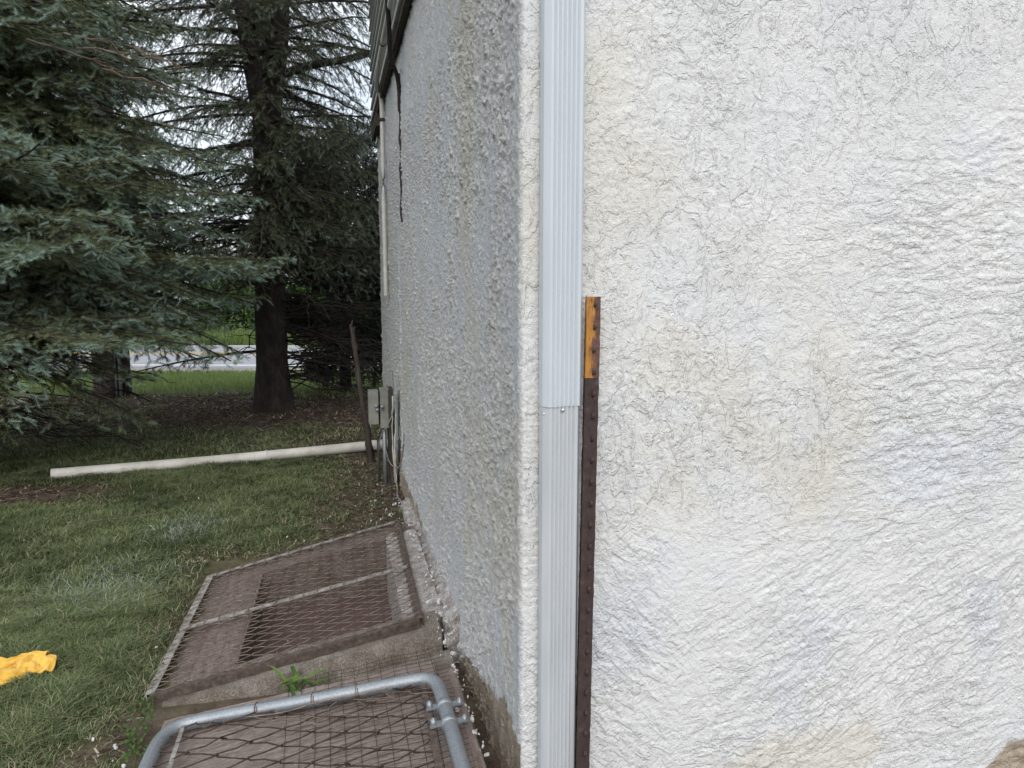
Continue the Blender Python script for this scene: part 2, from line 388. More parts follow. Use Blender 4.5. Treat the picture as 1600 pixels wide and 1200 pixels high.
def strip(name, m, D0, D1, z0, z1, label, skew=.0, nseg=40, kind='structure'):
    b = Buf(); L = np.linspace(-60, 60, nseg)
    A = np.array([[*FD(l, D0-skew*l), z0] for l in L]); B = np.array([[*FD(l, D1-skew*l), z1] for l in L])
    b.add(np.concatenate([A, B]), np.array([[i, i+1, nseg+i+1, nseg+i] for i in range(nseg-1)]))
    return tag(build(name, b, m), label, kind=kind)
SK = .012
strip('gravel_shoulder', MAT['gravel'], 20.6, 21.9, -1.005, -1.0, 'gravel shoulder along the near edge of the road', SK)
b = Buf(); L = np.linspace(-60, 60, 60); prof = [(21.8, -1.01), (21.8, -.985), (22.4, -.98), (26.2, -.945), (30.3, -1.01), (30.4, -1.2)]
P = np.array([[[*FD(l, D-SK*l), z] for D, z in prof] for l in L])
b.add(P.reshape(-1, 3), grid_faces(len(L), len(prof)))
tag(build('road', b, MAT['asphalt'], smooth=False), 'grey asphalt road crossing behind the spruces', kind='structure')
strip('road_edge_line', MAT['whitepaint'], 22.3, 22.5, -.976, -.974, 'white edge line on the near side of the road', SK)
strip('road_centre_line', MAT['yellowpaint'], 25.95, 26.12, -.942, -.940, 'yellow centre line, the nearer of the pair', SK)
strip('road_centre_line', MAT['yellowpaint'], 26.28, 26.45, -.940, -.941, 'yellow centre line, the farther of the pair', SK)
strip('road_edge_line', MAT['whitepaint'], 29.6, 29.85, -.990, -.995, 'white edge line on the far side of the road', SK)

# ------------------------------------------------------------ HOUSE
YC = 1.75; YF = 7.17; ZS = 2.80
house = thing('house', (0, YC, 0), 'white rough stucco house corner with pale lap siding above', 'house')
def stucco_wall():
    r = .012
    sl = [0.]
    step = .0042
    d = r
    neg = []
    while d < YF-YC:
        neg.append(-d); d += .0042 + .004*max(0, d-.5)/1.2
    neg.append(-(YF-YC))
    arc = np.linspace(-r, r, 11)[1:-1]*1.0
    pos = list(np.arange(r, 1.75, .0029)) + list(np.geomspace(1.76, 6.0, 60))
    s = np.concatenate([np.array(neg[::-1]), arc, pos])
    z = np.concatenate([[-.35, -.25], np.arange(-.12, 2.25, .0034), np.arange(2.26, ZS+.06, .012)])
    S, Zm = np.meshgrid(s, z, indexing='ij')
    t = np.clip((S+r)/(2*r), 0, 1)*np.pi/2
    bx = np.where(S <= -r, 0, np.where(S >= r, S, r-r*np.cos(t)))
    by = np.where(S <= -r, YC-S, np.where(S >= r, YC, YC+r-r*np.sin(t)))
    nx = -np.cos(t); ny = -np.sin(t)
    # ---- relief, front wall
    wx, wz = .05*fbm(S*3, Zm*3, 3, 1), .05*fbm(S*3, Zm*3, 3, 2)
    x1, z1 = S+wx, Zm+wz
    A = np.zeros_like(S)
    for f, a, sd_ in ((6, .0016, 3), (14, .0014, 4), (30, .0010, 5), (70, .0005, 6)):
        n = fbm(x1*f*1.1+fbm(S*f*2, Zm*f*2, 2, sd_+20)*.6, z1*f*.8, 2, sd_)
        A += a*(ss(-.012, .018, n)*(.35+.65*ss(-.2, .3, fbm(S*4, Zm*4, 2, sd_+60))) + .25*np.maximum(0, 1-np.abs(n-.03)*11)**2*ss(-.1, .25, fbm(S*5, Zm*5, 2, sd_+8)))
    cr = np.abs(fbm(x1*3.2, z1*2.2, 4, 33)); cr2 = np.abs(fbm(x1*8, z1*6, 3, 34))
    A -= .0022*np.maximum(0, 1-cr*55)*ss(0, .2, fbm(S*2, Zm*2, 2, 35)) + .0014*np.maximum(0, 1-cr2*45)*ss(0, .25, fbm(S*2.5, Zm*2.5, 2, 36))
    def comb(th, sd_):
        c, sn = math.cos(th), math.sin(th)
        u = S*c+Zm*sn + .02*fbm(S*5, Zm*5, 2, sd_+3); v = -S*sn+Zm*c + .035*fbm(S*4+9, Zm*4, 3, sd_+4)
        ridge = fbm(u*13, v*33, 2, sd_)                                  # long waves across the sweep
        ridge2 = fbm(u*38, v*66, 3, sd_+1)
        rib = pn(u*120+1.5*ridge, v*26, sd_+2)
        band = ss(-.3, .35, fbm(u*7, v*22, 2, sd_+6))
        return .0019*ss(-.06, .12, ridge)+.0015*ridge2 + .0007*rib*band + .0010*fbm(u*60, v*120, 2, sd_+7)
    sel = fbm(S*2.1, Zm*2.1, 2, 50)
    c1, c2, c3 = comb(.10, 60), comb(.5, 70), comb(-.75, 80)
    wlow = ss(.95, .45, Zm+.12*fbm(S*3, Zm*3, 2, 51))
    wl = ss(.55, .3, S)*ss(1.05, .75, Zm)
    B = c1*(1-wlow)+wlow*(c2*ss(-.15, .1, sel)+c1*(1-ss(-.15, .1, sel)))
    B = B*(1-wl)+c3*wl
    # skip-trowel zone occupies the upper left and a tongue in the middle
    edge = Zm - (1.62 - 0.0*S) - .55*(S-.95)
    wA = .88*ss(-.16, .22, edge + .35*ss(.75, .3, S)*1.6 + .12*fbm(S*4, Zm*4, 3, 52))
    tong = .85*ss(.12, -.10, np.maximum(np.maximum(S-.90, .30-S), np.maximum(.72-Zm+.25*np.abs(S-.6), Zm-1.4)) + .07*fbm(S*4, Zm*4, 3, 53))
    wA = np.maximum(wA, tong)
    qz = .8+.6*ss(-.25, .3, fbm(S*2.4, Zm*2.4, 3, 56))
    F = (A*wA + B*(1-wA))*qz + .0009*fbm(S*95, Zm*95, 3, 54)
    F += .006*fbm(S*1.6, Zm*1.6, 3, 55)
    F -= .003*tong
    # ---- relief, side wall: coarse thrown dash
    s2 = S+.01*fbm(S*20, Zm*20, 2, 90); z2 = Zm+.012*fbm(S*20+5, Zm*20, 2, 91)
    n1 = fbm(s2*60, z2*48, 3, 92); n2 = fbm(s2*120, z2*95, 2, 93); n3 = fbm(s2*14, z2*11, 3, 94)
    tro = ss(-.1, .3, fbm(S*3.2, Zm*1.6, 3, 95)+.25*fbm(S*12, Zm*9, 2, 99))                      # smoother vertical streaks
    D_ = (.0075*ss(-.2, .5, n1)**1.5*(.55+.9*ss(-.25, .3, n3)) + .0050*n2 + .0040*n3)*(1-.6*tro) + .006*fbm(S*2.2, Zm*2.0, 3, 96)
    st = fbm((S*math.cos(.5)+Zm*math.sin(.5))*34, (Zm*math.cos(.5)-S*math.sin(.5))*7, 2, 97)
    D_ += .004*ss(-.1, .4, st)*ss(1.1, .7, Zm)*ss(-1., -.3, S)
    D_ -= .012*ss(.0, .02, .018-np.abs(S+3.05+.012*fbm(Zm*1.2, Zm*0, 2, 98)))*ss(2.9, 2.3, Zm)*0
    D_ += .012*ss(.030, .0, np.abs(S+3.30+.14*(2.2-Zm)/2.2*0-.0*Zm))*ss(1.8, 1.5, Zm)   # vertical plaster ridge
    D_ -= .02*ss(.035, .0, np.abs(S+3.10))*ss(1.75, 1.95, Zm)
    # corner bead strip on the front: wavy dragged ridges
    cs = .0012*ss(-.2, .3, pn(S*16+2*fbm(S*8, Zm*8, 2, 110), Zm*85, 111)) + .0012*fbm(S*60, Zm*90, 2, 112)
    fc = ss(.11, .05, S)*ss(1.7, 1.2, Zm)
    F = F*(1-fc)+fc*(cs+.004*fbm(S*2, Zm*2, 2, 113))
    wf = ss(-.004, .012, S+.006*fbm(Zm*14, Zm*0, 3, 114))
    D_ = D_*(.35+.65*ss(0., -.10, S))+.003*ss(-.10, 0., S)
    H = D_*(1-wf) + F*wf
    H += .004*ss(.05, 0., np.abs(S))*(fbm(Zm*4, S*10, 4, 115))+.0008*ss(.03, 0., np.abs(S+.012))*ss(-.1, .4, fbm(Zm*26, S*30, 3, 116))
    # bare concrete foot
    foot = .13 + .05*fbm(S*3, Zm*0, 3, 120) + .05*fbm(S*14, Zm*14, 3, 121)
    foot = np.where(S < 0, foot + .10*ss(-.7, -.1, S) - .06*ss(-2.2, -1.2, S)*ss(0, -1.0, S), -.075+.05*fbm(S*6, Zm*6, 3, 122)+.10*ss(1.38, 1.56, S))
    bare = ss(.012, -.012, Zm-foot)
    p = ss(.02, -.02, np.hypot((S+3.42)/.16, (Zm-.12)/.20)-1+.5*fbm(S*8, Zm*8, 3, 123)); bare = np.maximum(bare, p*(S < 0)*.8)
    H -= .006*bare*(S < 0) + .004*bare*(S >= 0)
    H += .018*ss(.35, 0., Zm)*ss(-.1, -1., S)
    q = ss(.12, -.2, np.hypot((S-.80)/.26, (Zm-.06)/.10)-1+.5*fbm(S*8, Zm*8, 4, 124))
    # paint tones
    cream = np.where(S > 0, np.clip(.55*ss(.05, .6, fbm(S*1.6, Zm*1.6, 3, 130))*wA + .55*q*(S > 0) + .42*tong*ss(-.25, .3, fbm(S*5, Zm*5, 3, 131)), 0, 1),
                     .55*ss(0, .4, fbm(S*2, Zm*1.2, 4, 132)))
    cream = np.maximum(cream, .18*fc*ss(-.4, .3, fbm(S*4, Zm*4, 3, 133)))
    blue = np.where(S > 0, .45*ss(.0, .45, fbm(S*2.6+3, Zm*2.6, 4, 134))*(1-wA*.7) + .12, .05+.55*tro)
    raw = np.where(S < 0, .22*(1-tro*.7), .10)
    Px = bx + nx*H; Py = by + ny*H
    b = Buf(); b.add(np.stack([Px, Py, Zm], -1).reshape(-1, 3), grid_faces(len(s), len(z))[:, ::-1])
    # far end return
    b2 = np.stack([Px[0], Py[0], Zm[0]], -1); b3 = b2 + np.array([6, 0, 0]); nz = len(z)
    b.add(np.concatenate([b2, b3]), np.array([[i, nz+i, nz+i+1, i+1] for i in range(nz-1)]))
    pad = np.zeros(2*nz)
    f = lambda a: np.concatenate([np.clip(a, 0, 1).ravel(), pad])
    build('stucco_wall', b, MAT['stucco'], house, attrs={'zA': f(wA), 'z1': f(wlow*ss(-.15, .1, sel)), 'z2': f(wl), 'side': f(1-wf), 'cream': f(cream), 'blue': f(blue), 'bare': f(bare), 'rawness': f(raw)})
stucco_wall()

# lap siding above, running round the corner, and a plain roof over it
def siding():
    b = Buf(); n = 22; e = .112; out = []
    for k in range(n):
        z0 = ZS+k*e
        out += [(.052, z0), (.058, z0+.004), (.046, z0+e-.03), (.040, z0+e-.002)]
    out = np.array(out)
    path = [(1, 0, YF+.03, 6.0, None)]
    ring = []
    for (o, z) in out:
        ring.append([(6.0, YF+o, z), (-o, YF+o, z), (-o, YC-o, z), (6.0, YC-o, z)])
    V = np.array(ring).reshape(-1, 3)
    b.add(V, grid_faces(len(out), 4))
    # underside of the first course
    b.add([(-.058, YF+.058, ZS), (-.058, YC-.058, ZS), (.03, YC+.03, ZS), (.03, YF-.03, ZS)], [[0, 1, 2, 3]])
    b.add([(-.058, YC-.058, ZS+.0005), (6, YC-.058, ZS+.0005), (6, YC+.03, ZS+.0005), (.03, YC+.03, ZS+.0005)], [[0, 1, 2, 3]])
    s = build('siding', b, MAT['siding'], house, smooth=False)
    zt = ZS+n*e
    b = Buf(); hexa(b, [(-.2, YC-.2, zt), (6.2, YC-.2, zt), (6.2, YF+.2, zt), (-.2, YF+.2, zt), (-.2, YC-.2, zt+.18), (6.2, YC-.2, zt+.18), (6.2, YF+.2, zt+.18), (-.2, YF+.2, zt+.18)], res=3)
    build('roof', b, MAT['darkwood'], house, smooth=False)
    b = Buf(); beam(b, (-.028, 2.2, ZS-.025), (-.028, 6.95, ZS-.025), .03, .05, res=.5); beam(b, (-.035, 6.5, ZS-.10), (-.035, 7.2, ZS-.10), .035, .11, res=.5)  # long dark strip stands in for soffit shade; the short one is a board
    build('sill_board_and_shade', b, MAT['darkwood'], house, smooth=False)
siding()
b = Buf()
tube(b, smooth_path([(-.085, 3.4, 2.86), (-.085, 4.2, 2.86), (-.085, 5.98, 2.82), (-.035, 6.04, 2.78), (-.030, 6.05, 2.68), (-.032, 6.06, 2.2), (-.03, 6.05, 1.28)]), .017, 10)
CONDUIT = build('conduit', b, MAT['white_trim'], house)
for p, d in (((-.085, 5.0, 2.845), (0, 1, 0)), ((-.031, 6.05, 2.60), (0, 0, 1))):
    b = Buf(); p = np.array(p); d = np.array(d); tube(b, [p-.012*d, p+.012*d], .021, 10)
    build('conduit_clamp', b, MAT['darkwood'], CONDUIT)
b = Buf(); zz = np.linspace(2.62, 1.75, 40)
tube(b, smooth_path([(-.13, 4.25, 3.10), (-.105, 4.35, 2.90), (-.085, 4.45, 2.78), (-.075, 4.62, 2.66), (-.012, 4.76, 2.58), (-.006, 4.80, 2.4)]), .013, 8)
tube(b, np.stack([-.003+.003*np.sin(zz*30), 4.81+.004*fbm(zz*4, zz*0, 3, 9), zz], -1), .010, 8, jit=.12)
build('cable', b, MAT['cable'], house)
b = Buf()
tube(b, smooth_path([(-.012, 5.02, .60), (-.016, 5.06, .45), (-.02, 5.15, .33), (-.05, 5.25, .30)]), .003, 5)
tube(b, smooth_path([(-.012, 4.98, .33), (-.012, 5.06, .22), (-.010, 5.10, .12)]), .003, 5)
build('loose_wire', b, MAT['white_trim'], house)

# ---- downspout
def spout(name, w_, d_, z0, z1, m, parent, n=60, cy=1.745, lean=0, cx0=.080):
    wv = w_/2; c = .013; pr = [(-wv, 0), (-wv, -d_+c), (-wv+.0015, -d_+c-.002), (-wv+c, -d_)]
    fl0, fl1 = -wv+c+.004, wv-c+.002; nf = 6
    xx = np.linspace(fl0, fl1, 61); ph = (xx-fl0)/(fl1-fl0)*nf
    pr += [(x, -d_ + .0042*(0.5-.5*math.cos(2*math.pi*p))**1.2) for x, p in zip(xx, ph)]
    pr += [(wv-c*.5, -d_), (wv-.0015, -d_+.006), (wv, -d_+.009), (wv, 0)]
    pr = np.array(pr)
    zz = np.linspace(z0, z1, n); V = []
    for k, z in enumerate(zz):
        jz = z
        row = [(cx0+px_ + lean*(z-1.1), cy+py_, jz + (.0010*math.sin(px_*60)+.0004*math.sin(px_*420+1) if k == 0 else 0)) for px_, py_ in pr]
        V.append(row)
    b = Buf(); b.add(np.array(V).reshape(-1, 3), grid_faces(n, len(pr)))
    o = build(name, b, m, parent); me = o.data; me.polygons.foreach_set('use_smooth', [True]*len(me.polygons))
    s = o.modifiers.new('solid', 'SOLIDIFY'); s.thickness = .0008; s.offset = -1; s.use_even_offset = False
    e = o.modifiers.new('edges', 'EDGE_SPLIT'); e.split_angle = R(28)
    return o
ds = thing('downspout', (.08, 1.70, 0), 'pale grey fluted metal downspout on the front wall by the corner', 'downspout')
spout('upper_section', .092, .047, 1.088, 2.9, MAT['spout'], ds, cx0=.0895)
low = spout('lower_section', .0875, .0445, -.02, 1.10, MAT['spout_low'], ds, cx0=.0885)
b = Buf(); an = np.linspace(0, 2*np.pi, 16, endpoint=False)
def disc(b, c, r, h, n=16):
    c = np.array(c); tube(b, [c, c+(0, -h*.6, 0), c+(0, -h, 0)], [r, r, r*.6], n)
disc(b, (.0895, 1.7005, 1.079), .0045, .003); build('screw', b, MAT['steelscrew'], low)
b = Buf(); disc(b, (.047, 1.712, 1.070), .003, .003)
build('screw', b, MAT['steelscrew'], low)

# ---- steel fence post leaning on the wall
pt = thing('fence_post', (.143, 1.685, 0), 'rusty brown studded steel fence post with a yellow painted top, leaning on the wall', 'fence post')
ptop = np.array([.161, 1.700, 1.343]); pbot = np.array([.139, 1.680, -.03]); ax = (ptop-pbot)/np.linalg.norm(ptop-pbot)
sv = np.cross(ax, (0, 1, 0)); sv /= np.linalg.norm(sv); rot = .22
fw = np.cross(ax, sv)  # roughly +/-y
if fw[1] > 0: fw = -fw
side = sv*math.cos(rot)+fw*math.sin(rot); frn = fw*math.cos(rot)-sv*math.sin(rot)
if side[0] < 0: side = -side
pf = [(-.0185, 0), (-.0185, .003), (-.006, .0045), (-.003, .0065), (.003, .0065), (.006, .0045), (.0185, .003), (.0185, 0), (.003, -.002), (.002, -.033), (-.002, -.033), (-.003, -.002)]
nz = 90; b = Buf(); V = []
for k in range(nz):
    q = pbot + (ptop-pbot)*k/(nz-1)
    V.append([q+side*(a+.0004*random.gauss(0, 1))+frn*(c+.0003*random.gauss(0, 1)) for a, c in pf])
V = np.array(V).reshape(-1, 3); n = len(pf)
i, j = np.meshgrid(np.arange(nz-1), np.arange(n), indexing='ij')
b.add(V, np.stack([i*n+j, i*n+(j+1) % n, (i+1)*n+(j+1) % n, (i+1)*n+j], -1).reshape(-1, 4))
k0 = (nz-1)*n
b.more([[k0+1, k0+2, k0+6, k0+7], [k0+3, k0+4, k0+5, k0+2], [k0+0, k0+1, k0+7, k0+8], [k0+8, k0+9, k0+10, k0+11]])
build('post_shaft', b, MAT['post'], pt, smooth=False)
z = 1.327; k = 0
while z > .0:
    t = (z-pbot[2])/(ptop[2]-pbot[2]); q = pbot+(ptop-pbot)*t + frn*.005
    b = Buf(); hh = .0075
    tube(b, [q-ax*hh, q-ax*hh*.6+frn*.0035, q+frn*.0062-ax*.001, q+ax*hh*.5+frn*.0075, q+ax*hh*.95+frn*.004], [.0025, .0042, .0048, .0046, .0025], 8, jit=.06)
    build('stud', b, MAT['post'] if z < 1.16 else MAT['rust'], pt)
    z -= .0525; k += 1

# ------------------------------------------------------------ WINDOW WELL and its grate
C00 = np.array([-1.061, 2.625, .008]); C10 = np.array([-.153, 2.696, .150]); C11 = np.array([-.139, 3.901, .150]); C01 = np.array([-1.025, 3.702, .008])
def bil(u, v): return C00*(1-u)*(1-v)+C10*u*(1-v)+C11*u*v+C01*(1-u)*v
ww = thing('window_well', (-.5, 3.2, 0), 'low sloping concrete window well kerb against the side wall', 'window well')
zt = lambda x: -.012 + (x+1.06)*.158 - .006
def kerb(name, x0, x1, ya0, ya1, yb0, yb1, zb=-.35, m='concrete', amp=.006, y_off=0, mat=None, seed=0, flare=0):
    b = Buf()
    hexa(b, [(x0, ya0-flare, zb), (x1, yb0-flare, zb), (x1, yb1, zb), (x0, ya1, zb), (x0, ya0, zt(x0)), (x1, yb0, zt(x1)), (x1, yb1, zt(x1)), (x0, ya1, zt(x0))], res=.012, amp=amp, seed=seed)
    return build(name, b, MAT[m], ww)
kerb('kerb', -1.02, -.080, 2.575, 2.742, 2.63, 2.80, flare=.15, seed=1)
kerb('kerb', -1.02, -.055, 3.60, 3.72, 3.77, 3.91, m='dirtyconcrete', seed=2)
kerb('kerb', -1.03, -.80, 2.740, 3.62, 2.744, 3.70, m='dirtyconcrete', seed=3)
kerb('kerb', -.205, -.055, 2.79, 3.78, 2.79, 3.88, m='ledge', seed=4)
b = Buf(); hexa(b, [(-.80, 2.70, -.20), (-.2, 2.74, -.17), (-.2, 3.8, -.17), (-.80, 3.8, -.20), (-.80, 2.70, -.185), (-.2, 2.74, -.155), (-.2, 3.8, -.155), (-.80, 3.8, -.185)], res=.05)
build('well_cover_board', b, MAT['floorboard'], ww, smooth=False)
b = Buf(); hexa(b, [(-.955, 2.66, -.010), (-.80, 2.665, .008), (-.785, 3.66, .008), (-.93, 3.64, -.010), (-.955, 2.66, .006), (-.80, 2.665, .022), (-.785, 3.66, .022), (-.93, 3.64, .006)], res=.02, amp=.002)
build('plank', b, MAT['redboard'], ww)
# ledge of whitish rubble-strewn concrete along the wall foot
b = Buf()
hexa(b, [(-.058, 2.62, -.1), (.02, 2.62, -.1), (.02, 4.75, -.1), (-.058, 4.62, -.1), (-.062, 2.64, .135), (.01, 2.64, .20), (.01, 4.75, .07), (-.055, 4.62, .04)], res=.010, amp=.016, seed=8, freq=22)
build('wall_footing', b, MAT['ledge'], ww)

gr = thing('well_grate', (-.6, 3.2, 0), 'rusty wire mesh grate in an angle iron frame lying over the window well', 'grate')
upn = np.cross(C10-C00, C01-C00); upn /= np.linalg.norm(upn)
def bar(name, p, q, wid, th, m, off=0., lip=None):
    b = Buf(); p = np.array(p)+upn*off; q = np.array(q)+upn*off
    beam(b, p, q, wid, th, up=upn, res=.04, amp=.0012, freq=9)
    if lip is not None:
        d = np.array(lip)
        beam(b, p+d-upn*.016, q+d-upn*.016, .004, .032, up=upn, res=.04, amp=.001)
    return build(name, b, MAT[m], gr)
bar('frame_bar', C00+[0, 0, 0], C10, .030, .004, 'rust', .002, (0, -.016, 0))
bar('frame_bar', C10, C11, .028, .004, 'rust', .005, (.014, 0, 0))
bar('frame_bar', C11, C01, .026, .004, 'paintbar', .002, (0, .013, 0))
bar('frame_bar', C01, C00, .030, .004, 'paintbar', .005, (-.014, 0, 0))
bar('centre_bar', bil(0, .45), bil(1, .43), .026, .005, 'paintbar', .012)
def diamond_mesh(fn, lu, lv, cell_u, cell_v, rad, b, amp=.0022, jit=.0012):
    """woven chain-link: neighbouring zig-zag wires running along v, hooked at the knuckles"""
    nu = int(round(lu/cell_u)); nv = int(round(lv/(cell_v/2)))
    for i in range(nu):
        ua = (i+.5)*cell_u; P = []
        for k in range(nv+1):
            s = 1 if (k+i) % 2 == 0 else -1
            for dt in (-.05, .05):
                t = k+dt
                if t < 0 or t > nv: continue
                u = ua + s*cell_u*.5*1.03
                P.append((u+random.gauss(0, jit), t*cell_v/2, amp*(s if dt < 0 else -s)))
            # midpoint sag keeps the wires slightly wavy
            P.append((ua+random.gauss(0, jit)*1.0, (k+.5)*cell_v/2, random.gauss(0, amp*.7))) if k < nv else None
        Q = np.array([fn(np.clip(p[0]/lu, 0, 1), np.clip(p[1]/lv, 0, 1))+upn*p[2] for p in P])
        tube(b, Q, rad, 5, cap=False)
b = Buf(); diamond_mesh(lambda u, v: bil(u, v)+upn*.004, .90, 1.10, .052, .056, .0017, b)
# little hooked ends over the bars
for vv, ofs in ((.45, .012), (1., .005)):
    for i in range(17):
        u = (i+.5)/16.5
        if u > 1: continue
        p = bil(u, vv-.02*u if vv < 1 else vv) + upn*ofs
        e = np.array([0, .016, 0]); s = np.array([.006, 0, 0])
        tube(b, smooth_path([p-e-upn*.006, p-e*.8+upn*.007, p+s+upn*.008, p+e*.6+upn*.007, p+e+s-upn*.008], k=2), .0024, 5)
for side_u, nn in ((0., 20), (1., 20)):
    for i in range(nn):
        v = (i+.5)/nn; p = bil(side_u, v); e = np.array([.017, 0, 0]); s = np.array([0, .010, 0])
        tube(b, smooth_path([p-e-upn*.006, p-e*.8+upn*.008, p+s+upn*.009, p+e+s*1.5+upn*.004], k=2), .0024, 5)
build('wire_mesh', b, MAT['wire'], gr)

# ------------------------------------------------------------ BOARDS and chain-link gate in front
zb = lambda x: .0 + np.clip((x+1.0)/.9, 0, 1.1)*.125
bd = thing('board_cover', (-.5, 1.9, 0), 'weathered grey plywood boards sloping up to the side wall beneath the gate', 'boards')
def board(name, x0, x1, y0, y1, th, m, dz=0., seed=0, res=.012, sk=0):
    b = Buf()
    hexa(b, [(x0, y0, zb(x0)-th+dz), (x1, y0, zb(x1)-th+dz), (x1, y1+sk, zb(x1)-th+dz), (x0, y1, zb(x0)-th+dz), (x0, y0, zb(x0)+dz), (x1, y0, zb(x1)+dz), (x1, y1+sk, zb(x1)+dz), (x0, y1, zb(x0)+dz)], res=res, amp=.003, seed=seed)
    return build(name, b, MAT[m], bd)
board('board', -.985, -.135, 1.2, 2.462, .03, 'board', seed=1, sk=-.025)
board('edge_board', -.130, -.075, 1.2, 2.36, .04, 'redboard', dz=-.004, seed=3)
b = Buf(); hexa(b, [(-1.0, 1.15, -.3), (-.03, 1.15, -.3), (-.03, 2.55, -.3), (-1.0, 2.45, -.3), (-.97, 1.15, zb(-1)-.034), (-.06, 1.15, zb(-.03)-.05), (-.06, 2.57, zb(-.03)-.05), (-.97, 2.44, zb(-1)-.034)], res=.03, amp=.004)
build('well_kerb', b, MAT['concrete'], bd)

ww2 = thing('welded_wire', (-.35, 1.9, 0), 'rusty square welded wire netting lying on the boards below the gate tube', 'wire netting')
b = Buf()
for x in np.arange(-.60, -.10, .042):
    tube(b, [(x+.004*math.sin(y*7), y, zb(x)+.010+.003*math.sin(y*9+x*30)) for y in np.linspace(1.2, 2.50+.04*(x+.6), 20)], .0009, 4, cap=False)
for y in np.arange(1.22, 2.51, .0255):
    tube(b, [(x, y+.003*math.sin(x*11)+.05*(x+.35)*.6, zb(x)+.012+.003*math.sin(y*9+x*30)) for x in np.linspace(-.60+.14*random.random(), -.10, 10)], .0009, 4, cap=False)
build('netting', b, MAT['darkwire'], ww2)

gt = thing('chain_link_gate', (-.55, 1.8, 0), 'galvanised tube gate with rusty chain link lying on the boards', 'gate')
GP = smooth_path([(-.985, 1.15, .055), (-.975, 1.9, .052), (-.970, 2.20, .050), (-.962, 2.30, .050), (-.925, 2.355, .052), (-.84, 2.362, .060), (-.579, 2.320, .100), (-.40, 2.293, .128), (-.235, 2.268, .158), (-.175, 2.255, .166), (-.150, 2.21, .172), (-.146, 2.13, .172), (-.142, 1.80, .172), (-.135, 1.15, .172)], k=3)
GP[:, 2] -= .012
b = Buf(); tube(b, GP, .0205, 20); build('gate_tube', b, MAT['galv'], gt)
zgt = lambda x: .036 + np.clip((x+.97)/.82, 0, 1)*.112
b = Buf()
def gfn(u, v):
    x = -.955+u*.755; y = 1.18+v*1.165-.10*v*0*u - .085*u*v
    return np.array([x, y, zgt(x)+.006*math.sin(x*9)*math.sin(y*8)])
diamond_mesh(gfn, .755, 1.165, .088, .084, .0023, b, amp=.003, jit=.004)
build('chain_link', b, MAT['darkwire'], gt)
b = Buf(); beam(b, (-.190, 2.262, .143), (-.207, 1.15, .143), .018, .005, res=.05, amp=.001); build('tension_bar', b, MAT['rust'], gt)
b = Buf(); beam(b, (-.905, 2.335, .050), (-.895, 1.15, .045), .012, .003, res=.05, amp=.001); build('tie_strip', b, MAT['paintbar'], gt)
def ring(b, c, d, r, w_, n=20, th=.003):
    c = np.array(c); d = np.array(d, float); d /= np.linalg.norm(d)
    tube(b, [c-d*w_/2, c-d*w_/2*.8, c+d*w_/2*.8, c+d*w_/2], [r, r+th, r+th, r], n)
for yy in (2.075, 1.985):
    b = Buf(); c = np.array([-.1455, yy, .160])
    ring(b, c, (0, 1, 0), .0215, .024)
    for sx in (-1, 1):
        beam(b, c+[sx*.020, 0, .004], c+[sx*.052, .006, .004 if sx > 0 else -.004], .022, .005, res=.02)
    hc = build('hinge_clamp', b, MAT['galv'], gt)
    for sx in (-1, 1):
        b = Buf(); tube(b, [c+[sx*.044, .004, -.008], c+[sx*.044, .004, .016]], .008, 8); tube(b, [c+[sx*.044, .004, .010], c+[sx*.044, .004, .020]], .0045, 6)
        build('bolt', b, MAT['galv'], hc)
for i, t in enumerate((.30, .52, .70)):
    x = -.93+t*.78; k = np.argmin(abs(GP[:, 0]-x)+(GP[:, 1] < 2.24)*9); p = GP[k]; d = GP[k+1]-GP[k-1]
    d /= np.linalg.norm(d); sd_ = np.cross(d, (0, 0, 1)); sd_ /= np.linalg.norm(sd_); u_ = np.cross(sd_, d); b = Buf()
    th = np.linspace(0, 2.3*np.pi, 26)
    tube(b, [p+(sd_*math.cos(a)+u_*math.sin(a))*.0225+d*.003*a/3 for a in th], .0018, 5)
    build('tie_wire', b, MAT['wire'], gt)
b = Buf()
for k in range(26):                                   # loose wires and twisted ends along the bottom edge of the tube
    x = random.uniform(-.85, -.2); p = np.array([x, 2.36-.10*(x+.9)*1.2-.03-.07*random.random(), zgt(x)+.008])
    q = [p]
    for _ in range(5): q.append(q[-1]+np.array([random.gauss(.018, .02), random.gauss(-.004, .012), random.gauss(0, .004)]))
    tube(b, smooth_path(q, k=2), .0012, 4)
tube(b, smooth_path([(-.72, 2.27, .09), (-.6, 2.25, .10), (-.5, 2.262, .12), (-.4, 2.245, .13), (-.3, 2.235, .15)], k=2), .002, 5)
build('loose_wire_ends', b, MAT['wire'], gt)

# ------------------------------------------------------------ PIPE, STAKE, UTILITY BOX, POLE
pp = thing('drain_pipe', (-1.3, 6.1, 0), 'long white plastic drain pipe lying on the grass towards the wall', 'pipe')
pa = np.array([-2.402, 5.887, .042]); pb = np.array([-.104, 6.358, .050])
b = Buf(); tt = np.linspace(0, 1, 30)[:, None]
tube(b, pa*(1-tt)+pb*tt+np.array([0, 0, -.008])*np.sin(tt*np.pi), .037, 24, cap=False)
o = build('pipe_length', b, MAT['pvc'], pp); s = o.modifiers.new('s', 'SOLIDIFY'); s.thickness = .004; s.offset = -1
b = Buf(); d = (pb-pa)/np.linalg.norm(pb-pa); tube(b, [pb-d*.07, pb-d*.068, pb+d*.09, pb+d*.092], [.037, .043, .043, .037], 24)
build('pipe_coupling', b, MAT['pvc'], pp)
b = Buf(); t0 = pa*.38+pb*.62; tube(b, [t0-d*.006, t0+d*.006], .0385, 24); build('pipe_joint', b, MAT['pvc'], pp)

